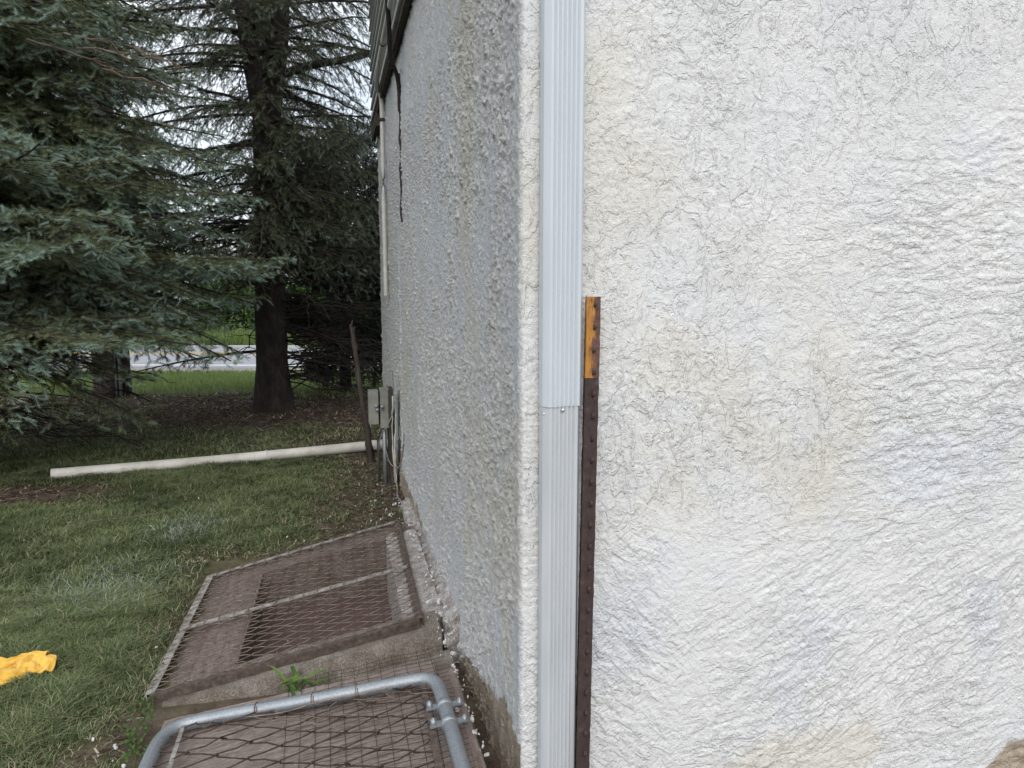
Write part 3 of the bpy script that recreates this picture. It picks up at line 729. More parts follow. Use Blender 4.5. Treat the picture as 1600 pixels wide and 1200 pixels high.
b = Buf()
sp = [(-.170, 5.96, -.05), (-.20, 5.99, .25), (-.235, 6.03, .5), (-.265, 6.08, .78), (-.285, 6.11, .98), (-.302, 6.14, 1.06)]
P = smooth_path(sp, k=2); tube(b, P, np.linspace(.028, .013, len(P)), 9, jit=.16)
for k in (.35, .6, .8, .95):
    q = P[int(k*(len(P)-1))]; tube(b, [q, q+np.array([random.uniform(-.05, .05), .0, random.uniform(.03, .08)])], [.011, .004], 6, jit=.1)
tag(build('wooden_stake', b, MAT['darkwood'], loc=(-.17, 5.96, 0)), 'dark crooked wooden stake leaning beside the utility box', 'stake')

ub = thing('utility_box', (-.12, 5.27, 0), 'small grey utility box on a conduit standing by the side wall', 'utility box')
b = Buf(); box(b, (-.215, 5.22, .43), (-.150, 5.34, .655), res=.2); cover = bevel(build('box_cover', b, MAT['box'], ub, smooth=False), .004)
b = Buf(); box(b, (-.138, 5.23, .40), (-.078, 5.35, .665), res=.2); bevel(build('box_back', b, MAT['box'], ub, smooth=False), .004)
b = Buf(); box(b, (-.149, 5.26, .42), (-.139, 5.34, .65), res=.2); build('box_gap_plate', b, MAT['cable'], ub, smooth=False)
for (x, z_) in ((-.165, .555), (-.125, .55), (-.158, .53)):
    b = Buf(); tube(b, [(x, 5.225, z_), (x, 5.20, z_)], .012, 10); tube(b, [(x, 5.21, z_), (x, 5.195, z_)], .006, 8); build('bolt', b, MAT['galv'], cover)
b = Buf(); tube(b, [(-.108, 5.27, -.05), (-.110, 5.27, .2), (-.112, 5.27, .42)], .014, 12); build('conduit', b, MAT['galv'], ub)
b = Buf(); tube(b, [(-.148, 5.33, -.05), (-.150, 5.34, .30)], .010, 8); tube(b, [(-.165, 5.34, .30), (-.135, 5.34, .302)], .006, 6); build('ground_rod', b, MAT['darkwood'], ub)
b = Buf()
tube(b, smooth_path([(-.055, 5.15, .80), (-.050, 5.16, .62), (-.055, 5.15, .52), (-.09, 5.15, .44), (-.13, 5.17, .38), (-.155, 5.20, .30), (-.15, 5.22, .25)]), .004, 6)
tube(b, smooth_path([(-.11, 5.18, .26), (-.09, 5.16, .17), (-.05, 5.13, .14), (-.018, 5.08, .16), (-.006, 4.97, .33), (-.004, 4.93, .42)]), .0035, 6)
tube(b, smooth_path([(-.062, 5.10, .10), (-.05, 4.95, .04), (-.07, 4.80, .035), (-.045, 4.66, .03), (-.06, 4.55, .02)]), .005, 6)
build('wire', b, MAT['box'], ub)
b = Buf()
hexa(b, [(-.075, 5.22, -.05), (-.035, 5.22, -.05), (-.035, 5.42, -.05), (-.075, 5.42, -.05), (-.085, 5.22, .66), (-.045, 5.22, .66), (-.045, 5.42, .66), (-.085, 5.42, .66)], res=.02, amp=.008, freq=20)
build('backing_board', b, MAT['darkwood'], ub)
b = Buf()
for (x, z0, z1) in ((-.055, .02, .62), (-.040, .0, .50)):
    P = np.array([(x+.0015*random.gauss(0, 1)+.006*math.sin(z*9+x*90), 5.205+.002*random.gauss(0, 1), z) for z in np.linspace(z0, z1, 16)]); tube(b, P, .0055, 6, jit=.4)
build('peeling_strip', b, MAT['white_trim'], ub)

pl = thing('utility_pole', (-3.13, 10.36, zg(-3.13, 10.36)), 'brown wooden utility pole with pale conduit among the spruces', 'utility pole')
b = Buf(); zp = np.linspace(-.25, 8.6, 50)
tube(b, np.stack([-3.14+zp*.004, 10.36+zp*0, zp], -1), .215-.006*zp, 22, jit=.012); build('pole', b, MAT['polewood'], pl)
for dx, rr, m in ((.135, .020, 'galv'), (.185, .034, 'darkwood'), (.095, .008, 'galv')):
    b = Buf(); yy = 10.36-math.sqrt(max(.0, .21**2-dx**2))-.012
    tube(b, [(-3.14+dx+.004*z, yy-.0, z) for z in np.linspace(-.2, 4.5, 12)], rr, 10); build('conduit', b, MAT[m], pl)

# ------------------------------------------------------------ CLOTH, WEEDS, DEBRIS
def cloth():
    m = M('yellow_microfibre', rough=.95, spec=.1); m.b.inputs['Sheen Weight'].default_value = .3
    m.color(m.ramp(m.noise(60, 4, .6), [(.3, (.66, .37, .05)), (.7, (.82, .50, .095))])); m.bump(m.noise(700, 4, .7), .8, .0015)
    b = Buf()
    def sheet(c, ax_, ln, wd, amp, seed, z0):
        nu, nv = 70, 36
        u, v = np.meshgrid(np.linspace(0, 1, nu), np.linspace(0, 1, nv), indexing='ij')
        e = np.array([math.cos(ax_), math.sin(ax_)]); f = np.array([-e[1], e[0]])
        wv = wd*(.80+.30*fbm(u*2.5, u*0, 2, seed)+.15*np.sin(u*3.1)) ; off = .035*fbm(u*2.2, u*0+3, 2, seed+1)
        uu = u*ln - ln/2 + .022*fbm(v*2, v*0, 1, seed+2)*.6
        vv = (v-.5)*wv+off
        h = amp*(.55+1.1*np.abs(fbm(u*1.1+v*.5, v*1.9, 1, seed+3))*2.2)*np.sin(np.pi*np.clip(v, 0, 1))**.45
        h *= (.35+.65*np.sin(np.pi*np.clip(u, .02, .98))**.4)
        h += .25*amp*np.sin(v*9+fbm(u*3, v*2, 2, seed+4)*5)
        P = np.stack([c[0]+uu*e[0]+vv*f[0], c[1]+uu*e[1]+vv*f[1], z0+np.maximum(h, .001)], -1)
        b.add(P.reshape(-1, 3), grid_faces(nu, nv))
    sheet((-1.610, 2.825), .50, .27, .125, .024, 200, .020)
    sheet((-1.580, 2.915), .20, .23, .075, .026, 210, .028)
    sheet((-1.490, 2.890), .12, .12, .125, .024, 220, .024)
    sheet((-1.670, 2.775), .60, .16, .075, .022, 230, .022)
    o = build('cloth', b, m.m, loc=(-1.52, 2.92, 0)); s = o.modifiers.new('s', 'SOLIDIFY'); s.thickness = .004
    tag(o, 'crumpled yellow microfibre cloth on the grass', 'cloth')
cloth()
MAT['leaf'] = leaf_mat('weed_leaf', (.05, .11, .025), (.15, .25, .055))
def blade_leaf(b, p, d, ln, wd, droop, n=8, tint=.5):
    d = np.array([d[0], d[1], 0.]); d /= np.linalg.norm(d); s = np.array([-d[1], d[0], 0]); V = []
    for k in range(n):
        t = k/(n-1); c = np.array(p)+d*ln*t*.85+np.array([0, 0, ln*(1.1*t-droop*t*t)])
        w_ = wd*math.sin(math.pi*min(1, .12+t*.86))**.8 + .0004
        V += [c-s*w_/2+[0, 0, w_*.25], c, c+s*w_/2+[0, 0, w_*.25]]
    b.add(V, grid_faces(n, 3), tint)
wd_ = Buf()
for k in range(15):
    a = random.uniform(0, 2*math.pi); c = (-.60+random.gauss(0, .035), 2.485+random.gauss(0, .012), .045)
    blade_leaf(wd_, c, (math.cos(a), math.sin(a)*.6), random.uniform(.05, .115), random.uniform(.009, .016), random.uniform(.6, 1.6), tint=random.random())
blade_leaf(wd_, (-.57, 2.49, .045), (1, .35), .17, .014, 1.35, 12, .9); blade_leaf(wd_, (-.60, 2.48, .045), (-.35, .3), .11, .013, .5, 10, 1.)
tag(build('weed', wd_, MAT['leaf'], loc=(-.60, 2.485, .04)), 'green grassy weed growing between the well kerb and boards', 'weed')
wd_ = Buf()
for k in range(70):
    t = random.random(); c = (-1.03+random.gauss(0, .028)-.02*t, 2.22+t*.36, .012+random.random()*.025); a = random.uniform(0, 6.28)
    blade_leaf(wd_, c, (math.cos(a), math.sin(a)), random.uniform(.010, .022), random.uniform(.009, .016), random.uniform(.9, 1.3), 5, random.random()*.4)
tube(wd_, smooth_path([(-1.00, 2.12, .012), (-1.03, 2.3, .014), (-1.02, 2.45, .012), (-1.05, 2.62, .012)]), .0015, 5)
tag(build('creeping_weed', wd_, MAT['leaf'], loc=(-1.03, 2.4, 0)), 'low creeping round leaved weed beside the left edge of the boards', 'weed')

def chips(name, pts, smin, smax, m, label, thick=.35):
    b = Buf()
    for (x, y, z) in pts:
        r = smin+(smax-smin)*random.random()**2.2; n = random.randint(4, 6); a0 = random.random()*6
        rim = [(r*random.uniform(.6, 1.1)*math.cos(a0+2*math.pi*i/n), r*random.uniform(.6, 1.1)*math.sin(a0+2*math.pi*i/n)) for i in range(n)]
        tl = np.array([random.gauss(0, .35), random.gauss(0, .35)]); h = r*thick
        T = [(x+a, y+c, z+h+a*tl[0]+c*tl[1]) for a, c in rim]; B_ = [(x+a*1.05, y+c*1.05, z-.004+a*tl[0]+c*tl[1]) for a, c in rim]
        V = T+B_+[(x, y, z+h*1.15)]
        b.add(V, [[i, (i+1) % n, 2*n] for i in range(n)]); b.more([[i, n+i, n+(i+1) % n, (i+1) % n] for i in range(n)])
    return tag(build(name, b, m, smooth=False), label, 'debris', kind='stuff')
MAT['chip'] = simple('plaster_chip', [(.3, (.48, .47, .44)), (.7, (.68, .68, .67))], 60, 5, .9, 0, .4, .002)
pts = []
for k in range(150):
    y = 2.55+2.9*random.random()**1.1; x = -.045-abs(random.gauss(0, .035)) if y < 4.4 else -.03-abs(random.gauss(0, .13))
    z = .155-.0 if y < 3.95 and x > -.14 else .006
    if y < 4.7 and x > -.065: z = .15+.055*(x+.06)/.07 - .13*max(0, (y-3.6))/1.1
    pts.append((x, y, z))
for k in range(80): pts.append((-.055-abs(random.gauss(0, .022)), random.uniform(1.3, 2.62), .11+random.random()*.02))
chips('plaster_rubble', pts, .002, .010, MAT['chip'], 'crumbled white plaster rubble along the foot of the side wall')
pts = [(random.gauss(-.45, .22), random.uniform(4., 5.3), .006) for k in range(36)]
pts += [(random.uniform(-2.4, -.5), random.uniform(2.2, 5.2), .018) for k in range(34)] + [(-1.08+random.gauss(0, .03), 2.35+random.gauss(0, .06), .01) for k in range(5)]
pts = [p for p in pts if not (-1.1 < p[0] < -.05 and 2.4 < p[1] < 3.95) and p[0] < -.09]
pts += [(random.uniform(-.9, -.2), random.uniform(2.72, 3.7), -.178) for k in range(26)]
pts += [(-1.463, 4.514, .035), (-1.455, 4.50, .035)]
chips('plaster_flakes', pts, .002, .0075, MAT['chip'], 'white plaster flakes scattered over the lawn and the well', .25)
# dark broken gap where the kerb meets the wall
b = Buf(); tube(b, smooth_path([(-1.9, 4.55, .05), (-1.75, 4.62, .055), (-1.6, 4.64, .05), (-1.42, 4.71, .05)], k=2), .0025, 6)
tag(build('fallen_twig', b, MAT['deadtwig'], loc=(-1.6, 4.6, 0)), 'thin pale fallen twig lying across the lawn', 'twig')

# ------------------------------------------------------------ GRASS
def grass():
    D, L = [], []
    P = []
    def scatter(n, x0, x1, y0, y1, hmin, hmax, wd, seed):
        g = np.random.default_rng(seed)
        x = g.uniform(x0, x1, n); y = g.uniform(y0, y1, n)
        z = zground(x, y)
        k = in_view(np.stack([x, y, z], -1), .12); x, y = x[k], y[k]
        m = grassmask(x, y)
        k = (g.random(len(x)) < m**1.35) & ~((x > -1.075) & (x < .0) & (y > 1.) & (y < 3.93)) & (x < -.03)
        x, y, m = x[k], y[k], m[k]; n = len(x)
        tuft = fbm(x*5, y*5, 3, 301)
        h = g.uniform(hmin, hmax, n)*(.45+.65*m)*(1+.9*tuft)
        a = g.uniform(0, 2*np.pi, n)+1.8*fbm(x*3, y*3, 2, 302); le = g.uniform(.4, 2.3, n)*h
        tint = np.clip(.42+.55*fbm(x*1.5, y*1.5, 4, 303)+.17*g.standard_normal(n), 0, .8)
        dry = g.random(n) < .04+.25*(1-m); tint = np.minimum(tint, .77); tint = np.where(dry, .9+.1*g.random(n), tint)
        dust = np.maximum(ss(.30, .0, np.hypot(x+1.27, (y-4.47)*.8)), .8*ss(.38, .0, np.hypot(x+1.46, (y-3.67)*.8)))
        tint = np.where(g.random(n) < .42*dust, .835, tint)
        P.append((x, y, h, a, le, np.full(n, wd), tint))
    scatter(110000, -2.6, -.9, 2., 3.6, .020, .045, .0030, 1)
    scatter(150000, -3.4, .0, 3.3, 6.2, .022, .048, .0040, 2)
    scatter(80000, -4.5, .2, 6., 9.8, .030, .06, .007, 3)
    x, y, h, a, le, wd, tint = [np.concatenate(c) for c in zip(*P)]
    D = (x-CX)*math.sin(YAW)+y*math.cos(YAW)
    n = len(x); z = zground(x, y) + ss(1.4, 3., np.hypot(x, y))*(.028*fbm(x*1.1, y*1.1, 4, 5)+.010*fbm(x*9, y*9, 3, 6))*ss(0, .4, np.maximum(np.maximum(-1.07-x, x+.1), np.maximum(2.45-y, y-3.9))) - .004
    dx, dy = np.cos(a), np.sin(a); sx, sy = -dy*wd/2, dx*wd/2
    V = np.zeros((n, 5, 3))
    for k, (f, hh, ll) in enumerate(((1, 0, 0), (.8, .6, .35))):
        cx_, cy_, cz = x+dx*le*ll, y+dy*le*ll, z+h*hh
        V[:, 2*k, 0] = cx_-sx*f; V[:, 2*k, 1] = cy_-sy*f; V[:, 2*k, 2] = cz
        V[:, 2*k+1, 0] = cx_+sx*f; V[:, 2*k+1, 1] = cy_+sy*f; V[:, 2*k+1, 2] = cz
    V[:, 4, 0] = x+dx*le; V[:, 4, 1] = y+dy*le; V[:, 4, 2] = z+h*.8
    b = Buf(); i = np.arange(n)[:, None]*5
    b.add(V.reshape(-1, 3), i+np.array([[0, 1, 3, 2]]), np.repeat(tint, 5)); b.more(i+np.array([[2, 3, 4]]))
    m = M('grass_blades', rough=.6, spec=.3)
    c = m.ramp(m.attr('tint'), [(0., (.065, .088, .040)), (.4, (.135, .172, .078)), (.78, (.24, .285, .13)), (.82, (.34, .39, .33)), (.85, (.36, .41, .36)), (.88, (.34, .30, .17)), (1., (.46, .41, .27))])
    m.color(c); t = m.N('ShaderNodeBsdfTranslucent'); m.L(c, t.inputs[0]); mx = m.N('ShaderNodeMixShader'); mx.inputs[0].default_value = .3
    m.L(m.b.outputs[0], mx.inputs[1]); m.L(t.outputs[0], mx.inputs[2]); m.L(mx.outputs[0], m.nt.nodes['Material Output'].inputs[0])
    tag(build('grass', b, m.m), 'green lawn grass thinning to soil by the house', 'grass', kind='stuff')
    # brighter grass slope beyond the spruces down to the road, and the verge past it
    g = np.random.default_rng(5); b = Buf()
    for n, D0, D1, L0, L1, hm, wd in ((60000, 9.2, 21.3, -13, 2.5, .10, .016), (26000, 30.6, 34, -22, 3, .55, .05)):
        L_ = g.uniform(L0, L1, n); Dd = D0+(D1-D0)*g.random(n)**(.8)
        x = CX+L_*math.cos(YAW)+Dd*math.sin(YAW); y = -L_*math.sin(YAW)+Dd*math.cos(YAW)
        k = in_view(np.stack([x, y, zground(x, y)], -1), .1) & (g.random(n) < .75+.6*fbm(x*.7, y*.7, 3, 306)); x, y = x[k], y[k]; n = len(x); z = zground(x, y)-.01
        h = hm*g.uniform(.5, 1.1, n)*(1+.6*fbm(x*1.2, y*1.2, 3, 305)); a = g.uniform(0, 6.28, n); s = np.stack([-np.sin(a), np.cos(a), 0*a], -1)*wd/2
        p = np.stack([x, y, z], -1); tp = p+np.stack([np.cos(a)*h*.5, np.sin(a)*h*.5, h], -1)
        V = np.stack([p-s, p+s, tp], 1).reshape(-1, 3)
        tn = np.clip(.55+.5*fbm(x*.8, y*.8, 3, 307)+.15*g.standard_normal(n), 0, 1)
        b.add(V, np.arange(n*3).reshape(-1, 3), np.repeat(tn, 3))
    tag(build('roadside_grass', b, leaf_mat('verge_grass', (.07, .11, .03), (.19, .26, .075))), 'bright green rough grass between the spruces and the road', 'grass', kind='stuff')
grass()
def litter():
    g = np.random.default_rng(9); n = 90000; x = g.uniform(-4.6, .0, n); y = g.uniform(2.1, 10.4, n)
    m = grassmask(x, y); k = in_view(np.stack([x, y, 0*x], -1), .1) & (g.random(n) < .10+.75*(1-m)) & ~((x > -1.05) & (y < 3.92)) & (x < -.02)
    x, y = x[k], y[k]; n = len(x); z = zground(x, y)+.028*fbm(x*1.1, y*1.1, 4, 5)+.010*fbm(x*9, y*9, 3, 6)+.004
    D = y; a = g.uniform(0, 6.28, n); el = g.uniform(-.05, .35, n); l = g.uniform(.008, .035, n)*(.8+.12*D); wd = g.uniform(.0012, .0035, n)*(.7+.22*D)
    p = np.stack([x, y, z], -1); d = np.stack([np.cos(a), np.sin(a), np.sin(el)], -1)*l[:, None]; s = np.stack([-np.sin(a), np.cos(a), 0*a], -1)*wd[:, None]
    V = np.stack([p-s, p+s, p+d+s*.6+[0, 0, .001], p+d-s*.6+[0, 0, .001]], 1).reshape(-1, 3)
    b = Buf(); b.add(V, np.arange(4*n).reshape(-1, 4), np.repeat(g.random(n)**1.6, 4))
    mt = M('leaf_litter', rough=.9, spec=.15); mt.color(mt.ramp(mt.attr('tint'), [(0., (.035, .025, .018)), (.5, (.095, .068, .048)), (.85, (.21, .17, .125)), (1., (.42, .37, .30))]))
    tag(build('leaf_litter', b, mt.m, smooth=False), 'brown needle and dead grass litter strewn over the bare soil', 'litter', kind='stuff')
litter()

# ------------------------------------------------------------ SPRUCES
def shoot_template(n, L=.08, nl=.019, w_=.0022, ang=48):
    V = []
    for i in range(n):
        t = (i+.5)/n; ph = i*2.39996; a = R(ang*(1-.45*t)); l = nl*(1-.25*t)
        rad = np.array([0, math.cos(ph), math.sin(ph)]); tan = np.array([0, -math.sin(ph), math.cos(ph)])
        base = np.array([t*L, 0, 0])+rad*.001
        tip = base+np.array([math.cos(a)*l, 0, 0])+rad*math.sin(a)*l
        V += [base-tan*w_/2, base+tan*w_/2, tip]
    return np.array(V)
def inst(b, T, P, A, S, tint):
    P = np.asarray(P); A = np.asarray(A); n = len(P)
    if n == 0: return
    A = A/np.linalg.norm(A, axis=1)[:, None]
    r = RNG.standard_normal((n, 3)); Yv = np.cross(A, r); Yv /= np.linalg.norm(Yv, axis=1)[:, None]; Zv = np.cross(A, Yv)
    S = np.asarray(S)[:, None, None]
    V = P[:, None, :] + S*(T[None, :, 0:1]*A[:, None, :]+T[None, :, 1:2]*Yv[:, None, :]+T[None, :, 2:3]*Zv[:, None, :])
    m = len(T); b.add(V.reshape(-1, 3), np.arange(n*m).reshape(-1, 3), np.repeat(np.asarray(tint), m))
def bough(out, wood, p0, az, L, el, droop, tipup, dens=1., lod=1., hang=.3, blen=.42, r0=.018, bare=.12, side_w=1.0, tbias=0.):
    n = 14; s = np.linspace(0, 1, n)
    d = np.array([math.sin(az), math.cos(az)]); wob = np.cumsum(RNG.standard_normal(n))*.012*L
    C = np.stack([p0[0]+d[0]*L*s-d[1]*wob, p0[1]+d[1]*L*s+d[0]*wob, p0[2]+L*(math.sin(el)*s-droop*s*s+tipup*s**4)], -1)
    if not in_view(C, .35).any(): return
    tube(wood, C, r0*(1-.85*s)+.002, 6, cap=False)
    T = np.gradient(C, axis=0); T /= np.linalg.norm(T, axis=1)[:, None]
    sp = .062*lod; k = bare*L; side = 1
    P, A, S, tt = out
    while k < L:
        f = k/L*(n-1); i = min(int(f), n-2); q = C[i]*(1-f+i)+C[i+1]*(f-i); t = T[i]
        u = k/L
        bl = min(.08+blen*L*(1-u)**.85*min(1, (u+.12)*2.2)*RNG.uniform(.6, 1.15), .75*side_w)
        sd_ = np.cross(t, (0, 0, 1)); sd_ /= np.linalg.norm(sd_)+1e-9
        a = R(RNG.uniform(42, 68))
        dr = t*math.cos(a)+sd_*side*math.sin(a)+np.array([0, 0, RNG.uniform(-.18, .12)])
        m = max(2, int(bl/(.038*lod)))
        ks = (np.arange(m)+.5)/m
        Q = q + dr*bl*ks[:, None]*(1) + np.array([0, 0, -1.])*(hang*bl*ks**2)[:, None]
        Td = dr[None, :]*1.0 + np.array([0, 0, -1.])*(2*hang*ks)[:, None]
        wq = np.concatenate([[q], Q[::max(1, m//4)], Q[-1:]])
        if bl > .12: tube(wood, wq, np.linspace(.0045, .0018, len(wq)), 3, cap=False)
        vis = in_view(Q, .15 if lod < 1.5 else 9)
        # side shoots, pointing forward-outward from the branchlet
        s2 = np.cross(Td, (0, 0, 1)); s2 /= np.linalg.norm(s2, axis=1)[:, None]+1e-9
        alt = np.where(np.arange(m) % 2 == 0, 1, -1)[:, None]
        D1 = Td*.6 + s2*alt*RNG.uniform(.5, 1.05, (m, 1)) + np.stack([0*ks, 0*ks, RNG.uniform(-.75, .55, m)], -1)
        keep = vis & (RNG.random(m) < dens)
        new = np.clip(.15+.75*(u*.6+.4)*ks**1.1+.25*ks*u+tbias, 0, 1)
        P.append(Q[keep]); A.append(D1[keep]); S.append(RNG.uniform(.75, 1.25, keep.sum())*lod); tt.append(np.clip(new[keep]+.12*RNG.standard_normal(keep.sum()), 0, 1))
        keep = vis & (RNG.random(m) < dens*.85)
        D2 = Td + .42*RNG.standard_normal((m, 3)) - np.array([0, 0, .0])
        P.append(Q[keep]); A.append(D2[keep]); S.append(RNG.uniform(.6, 1.1, keep.sum())*lod); tt.append(np.clip(new[keep]*.9+.12*RNG.standard_normal(keep.sum()), 0, 1))
        k += sp*RNG.uniform(.7, 1.3); side = -side
def trunk_mesh(b, pts, rads, n=28, seed=0):
    P = smooth_path(pts, k=4); r = np.interp(P[:, 2], [p[2] for p in pts], rads) if P[-1, 2] > P[0, 2] else np.full(len(P), rads[0])
    m = max(60, int((P[-1, 2]-P[0, 2])/.05)); zz = np.linspace(P[0, 2], P[-1, 2], m)
    C = np.stack([np.interp(zz, P[:, 2], P[:, 0]), np.interp(zz, P[:, 2], P[:, 1]), zz], -1); r = np.interp(zz, P[:, 2], r)
    an = np.arange(n)/n*2*np.pi; AA, ZZ = np.meshgrid(an, zz)
    rr = r[:, None]*(1+.10*np.abs(fbm(np.cos(AA)*2.2+ZZ*.5, np.sin(AA)*2.2+ZZ*3, 4, seed))+.05*fbm(AA*5, ZZ*9, 3, seed+3))
    V = np.stack([C[:, 0:1]+rr*np.cos(AA), C[:, 1:2]+rr*np.sin(AA), ZZ], -1).reshape(-1, 3)
    i, j = np.meshgrid(np.arange(m-1), np.arange(n), indexing='ij')
    b.add(V, np.stack([i*n+j, i*n+(j+1) % n, (i+1)*n+(j+1) % n, (i+1)*n+j], -1).reshape(-1, 4))
def dead_branch(b, p, az, L, el, droop, r=.010, forks=7, depth=1):
    n = 9; s = np.linspace(0, 1, n); w1 = np.cumsum(RNG.standard_normal(n))*.035*L; w2 = np.cumsum(RNG.standard_normal(n))*.028*L
    C = np.stack([p[0]+math.sin(az)*L*s-math.cos(az)*w1, p[1]+math.cos(az)*L*s+math.sin(az)*w1, p[2]+L*(math.sin(el)*s-droop*s*s)+w2], -1)
    tube(b, C, r*(1-.8*s)+.0012, 5, cap=False)
    for _ in range(forks):
        i = RNG.integers(2, n-1); a = az+RNG.choice([-1, 1])*RNG.uniform(.5, 1.1)
        if depth: dead_branch(b, C[i], a, L*RNG.uniform(.2, .45)*(1.2-s[i]*.6), el+RNG.uniform(-.4, .3), RNG.uniform(-.1, .4), r*.45, max(2, forks-3), depth-1)

T_near = shoot_template(34, L=.064, nl=.025, w_=.0030, ang=64)
T_mid = shoot_template(26, L=.066, nl=.026, w_=.0038, ang=62)

def blue_spruce():
    base = np.array([-3.75, 7.0, 0.])
    t = thing('blue_spruce', tuple(base), 'large blue spruce with low sweeping boughs filling the left side', 'spruce tree', 'spruces on the lawn')
    tb = Buf(); trunk_mesh(tb, [(base[0], base[1], -.2), (base[0], base[1], .3), (base[0]+.03, base[1], 4), (base[0], base[1], 9)], [.26, .20, .15, .04], seed=400)
    build('trunk', tb, MAT['bark'], t)
    out = ([], [], [], []); wood = Buf(); dead = Buf()
    z = 1.05
    while z < 5.4:
        for k in range(11 if z < 4.2 else 7):
            az = RNG.uniform(R(20), R(200)) if k < 5 else RNG.uniform(0, 6.28)
            Lb = max(.6, 3.15-.30*(z-1)) * RNG.uniform(.72, 1.05)
            bough(out, wood, (base[0], base[1], z+RNG.uniform(-.1, .1)), az, Lb, R(RNG.uniform(2, 16)), RNG.uniform(.20, .36), RNG.uniform(.04, .16), dens=.95, lod=1., hang=RNG.uniform(.1, .35), r0=.022)
        for k in range(4):
            bough(out, wood, (base[0], base[1], z+RNG.uniform(-.1, .1)), RNG.uniform(R(35), R(150)), RNG.uniform(1.2, 2.3), R(RNG.uniform(0, 12)), RNG.uniform(.25, .42), .05, dens=1., lod=1.55, hang=.5, r0=.018, tbias=-.22)  # inner boughs, tinted darker as shade and closing off the sky
        z += .20
    # signature boughs measured from the photograph: (tip x, y, z) reached from the trunk
    for tx, ty, tz, z0 in ((-1.13, 6.30, .80, 1.62), (-1.30, 6.45, 1.25, 1.75), (-1.15, 6.62, 1.75, 2.05), (-1.50, 5.9, 1.15, 1.7), (-2.2, 5.0, .92, 1.55), (-2.6, 4.7, 1.35, 1.8), (-1.35, 6.6, 3.05, 2.9), (-1.6, 6.2, 2.3, 2.4),
                           (-2.12, 4.65, .60, 1.40), (-1.8, 5.5, 1.55, 1.9), (-2.08, 6.95, .95, 1.55), (-1.77, 6.77, .93, 1.5), (-1.47, 6.68, .77, 1.45), (-1.14, 6.61, .82, 1.5), (-1.4, 7.0, 1.12, 1.6), (-1.84, 6.73, 1.24, 1.7), (-1.57, 6.9, 1.45, 1.8), (-2.39, 6.6, 1.07, 1.6), (-2.6, 6.4, .8, 1.4), (-2.1, 6.4, 1.4, 1.8), (-1.1, 7.25, 1.2, 1.65), (-1.3, 6.4, 1.05, 1.6), (-2.3, 5.3, 2.3, 2.4), (-2.75, 5.2, 2.9, 2.9), (-1.75, 5.8, .95, 1.5), (-1.0, 6.9, 2.1, 2.3)):
        dv = np.array([tx-base[0], ty-base[1]]); Lb = np.linalg.norm(dv); az = math.atan2(dv[0], dv[1])
        el = R(8); dz = tz-z0; dr = math.sin(el)+.08-dz/Lb
        bough(out, wood, (base[0], base[1], z0), az, Lb, el, dr, .08, dens=1., hang=.22, r0=.022, blen=.36, bare=.25, tbias=.12)
    # upper crown above the picture, coarser
    z = 5.5
    while z < 8.8:
        for k in range(5): bough(out, wood, (base[0], base[1], z), RNG.uniform(0, 6.28), 1.8*(9-z)/3.5+.3, R(10), .25, .1, dens=.5, lod=2., r0=.02)
        z += .4
    for k in range(85):
        dead_branch(dead, (base[0], base[1], RNG.uniform(.25, 1.45)), RNG.uniform(R(75), R(180)), RNG.uniform(.9, 1.9), R(RNG.uniform(-8, 8)), RNG.uniform(0, .2), .010, 6)
    for (x, y, z_) in ((-2.25, 6.0, 3.03), (-2.05, 5.9, 2.93), (-2.35, 5.9, 2.98), (-1.95, 6.1, 2.88)):
        tw = Buf(); dead_branch(tw, (x, y, z_), R(RNG.uniform(65, 120)), RNG.uniform(.5, .85), R(-6), .1, .006, 9); build('dead_twig', tw, MAT['deadtwig'], t)
    P, A, S, tt = [np.concatenate(c) for c in out]
    print('blue shoots', len(P)); b = Buf(); inst(b, T_near, P, A, S, tt)
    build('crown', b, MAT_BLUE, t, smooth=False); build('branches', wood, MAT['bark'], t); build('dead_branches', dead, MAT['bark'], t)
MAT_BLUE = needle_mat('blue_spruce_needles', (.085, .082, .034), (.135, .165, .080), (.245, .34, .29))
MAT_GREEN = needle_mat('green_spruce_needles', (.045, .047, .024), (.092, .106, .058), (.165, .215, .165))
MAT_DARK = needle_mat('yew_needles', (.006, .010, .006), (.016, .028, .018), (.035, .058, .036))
blue_spruce()

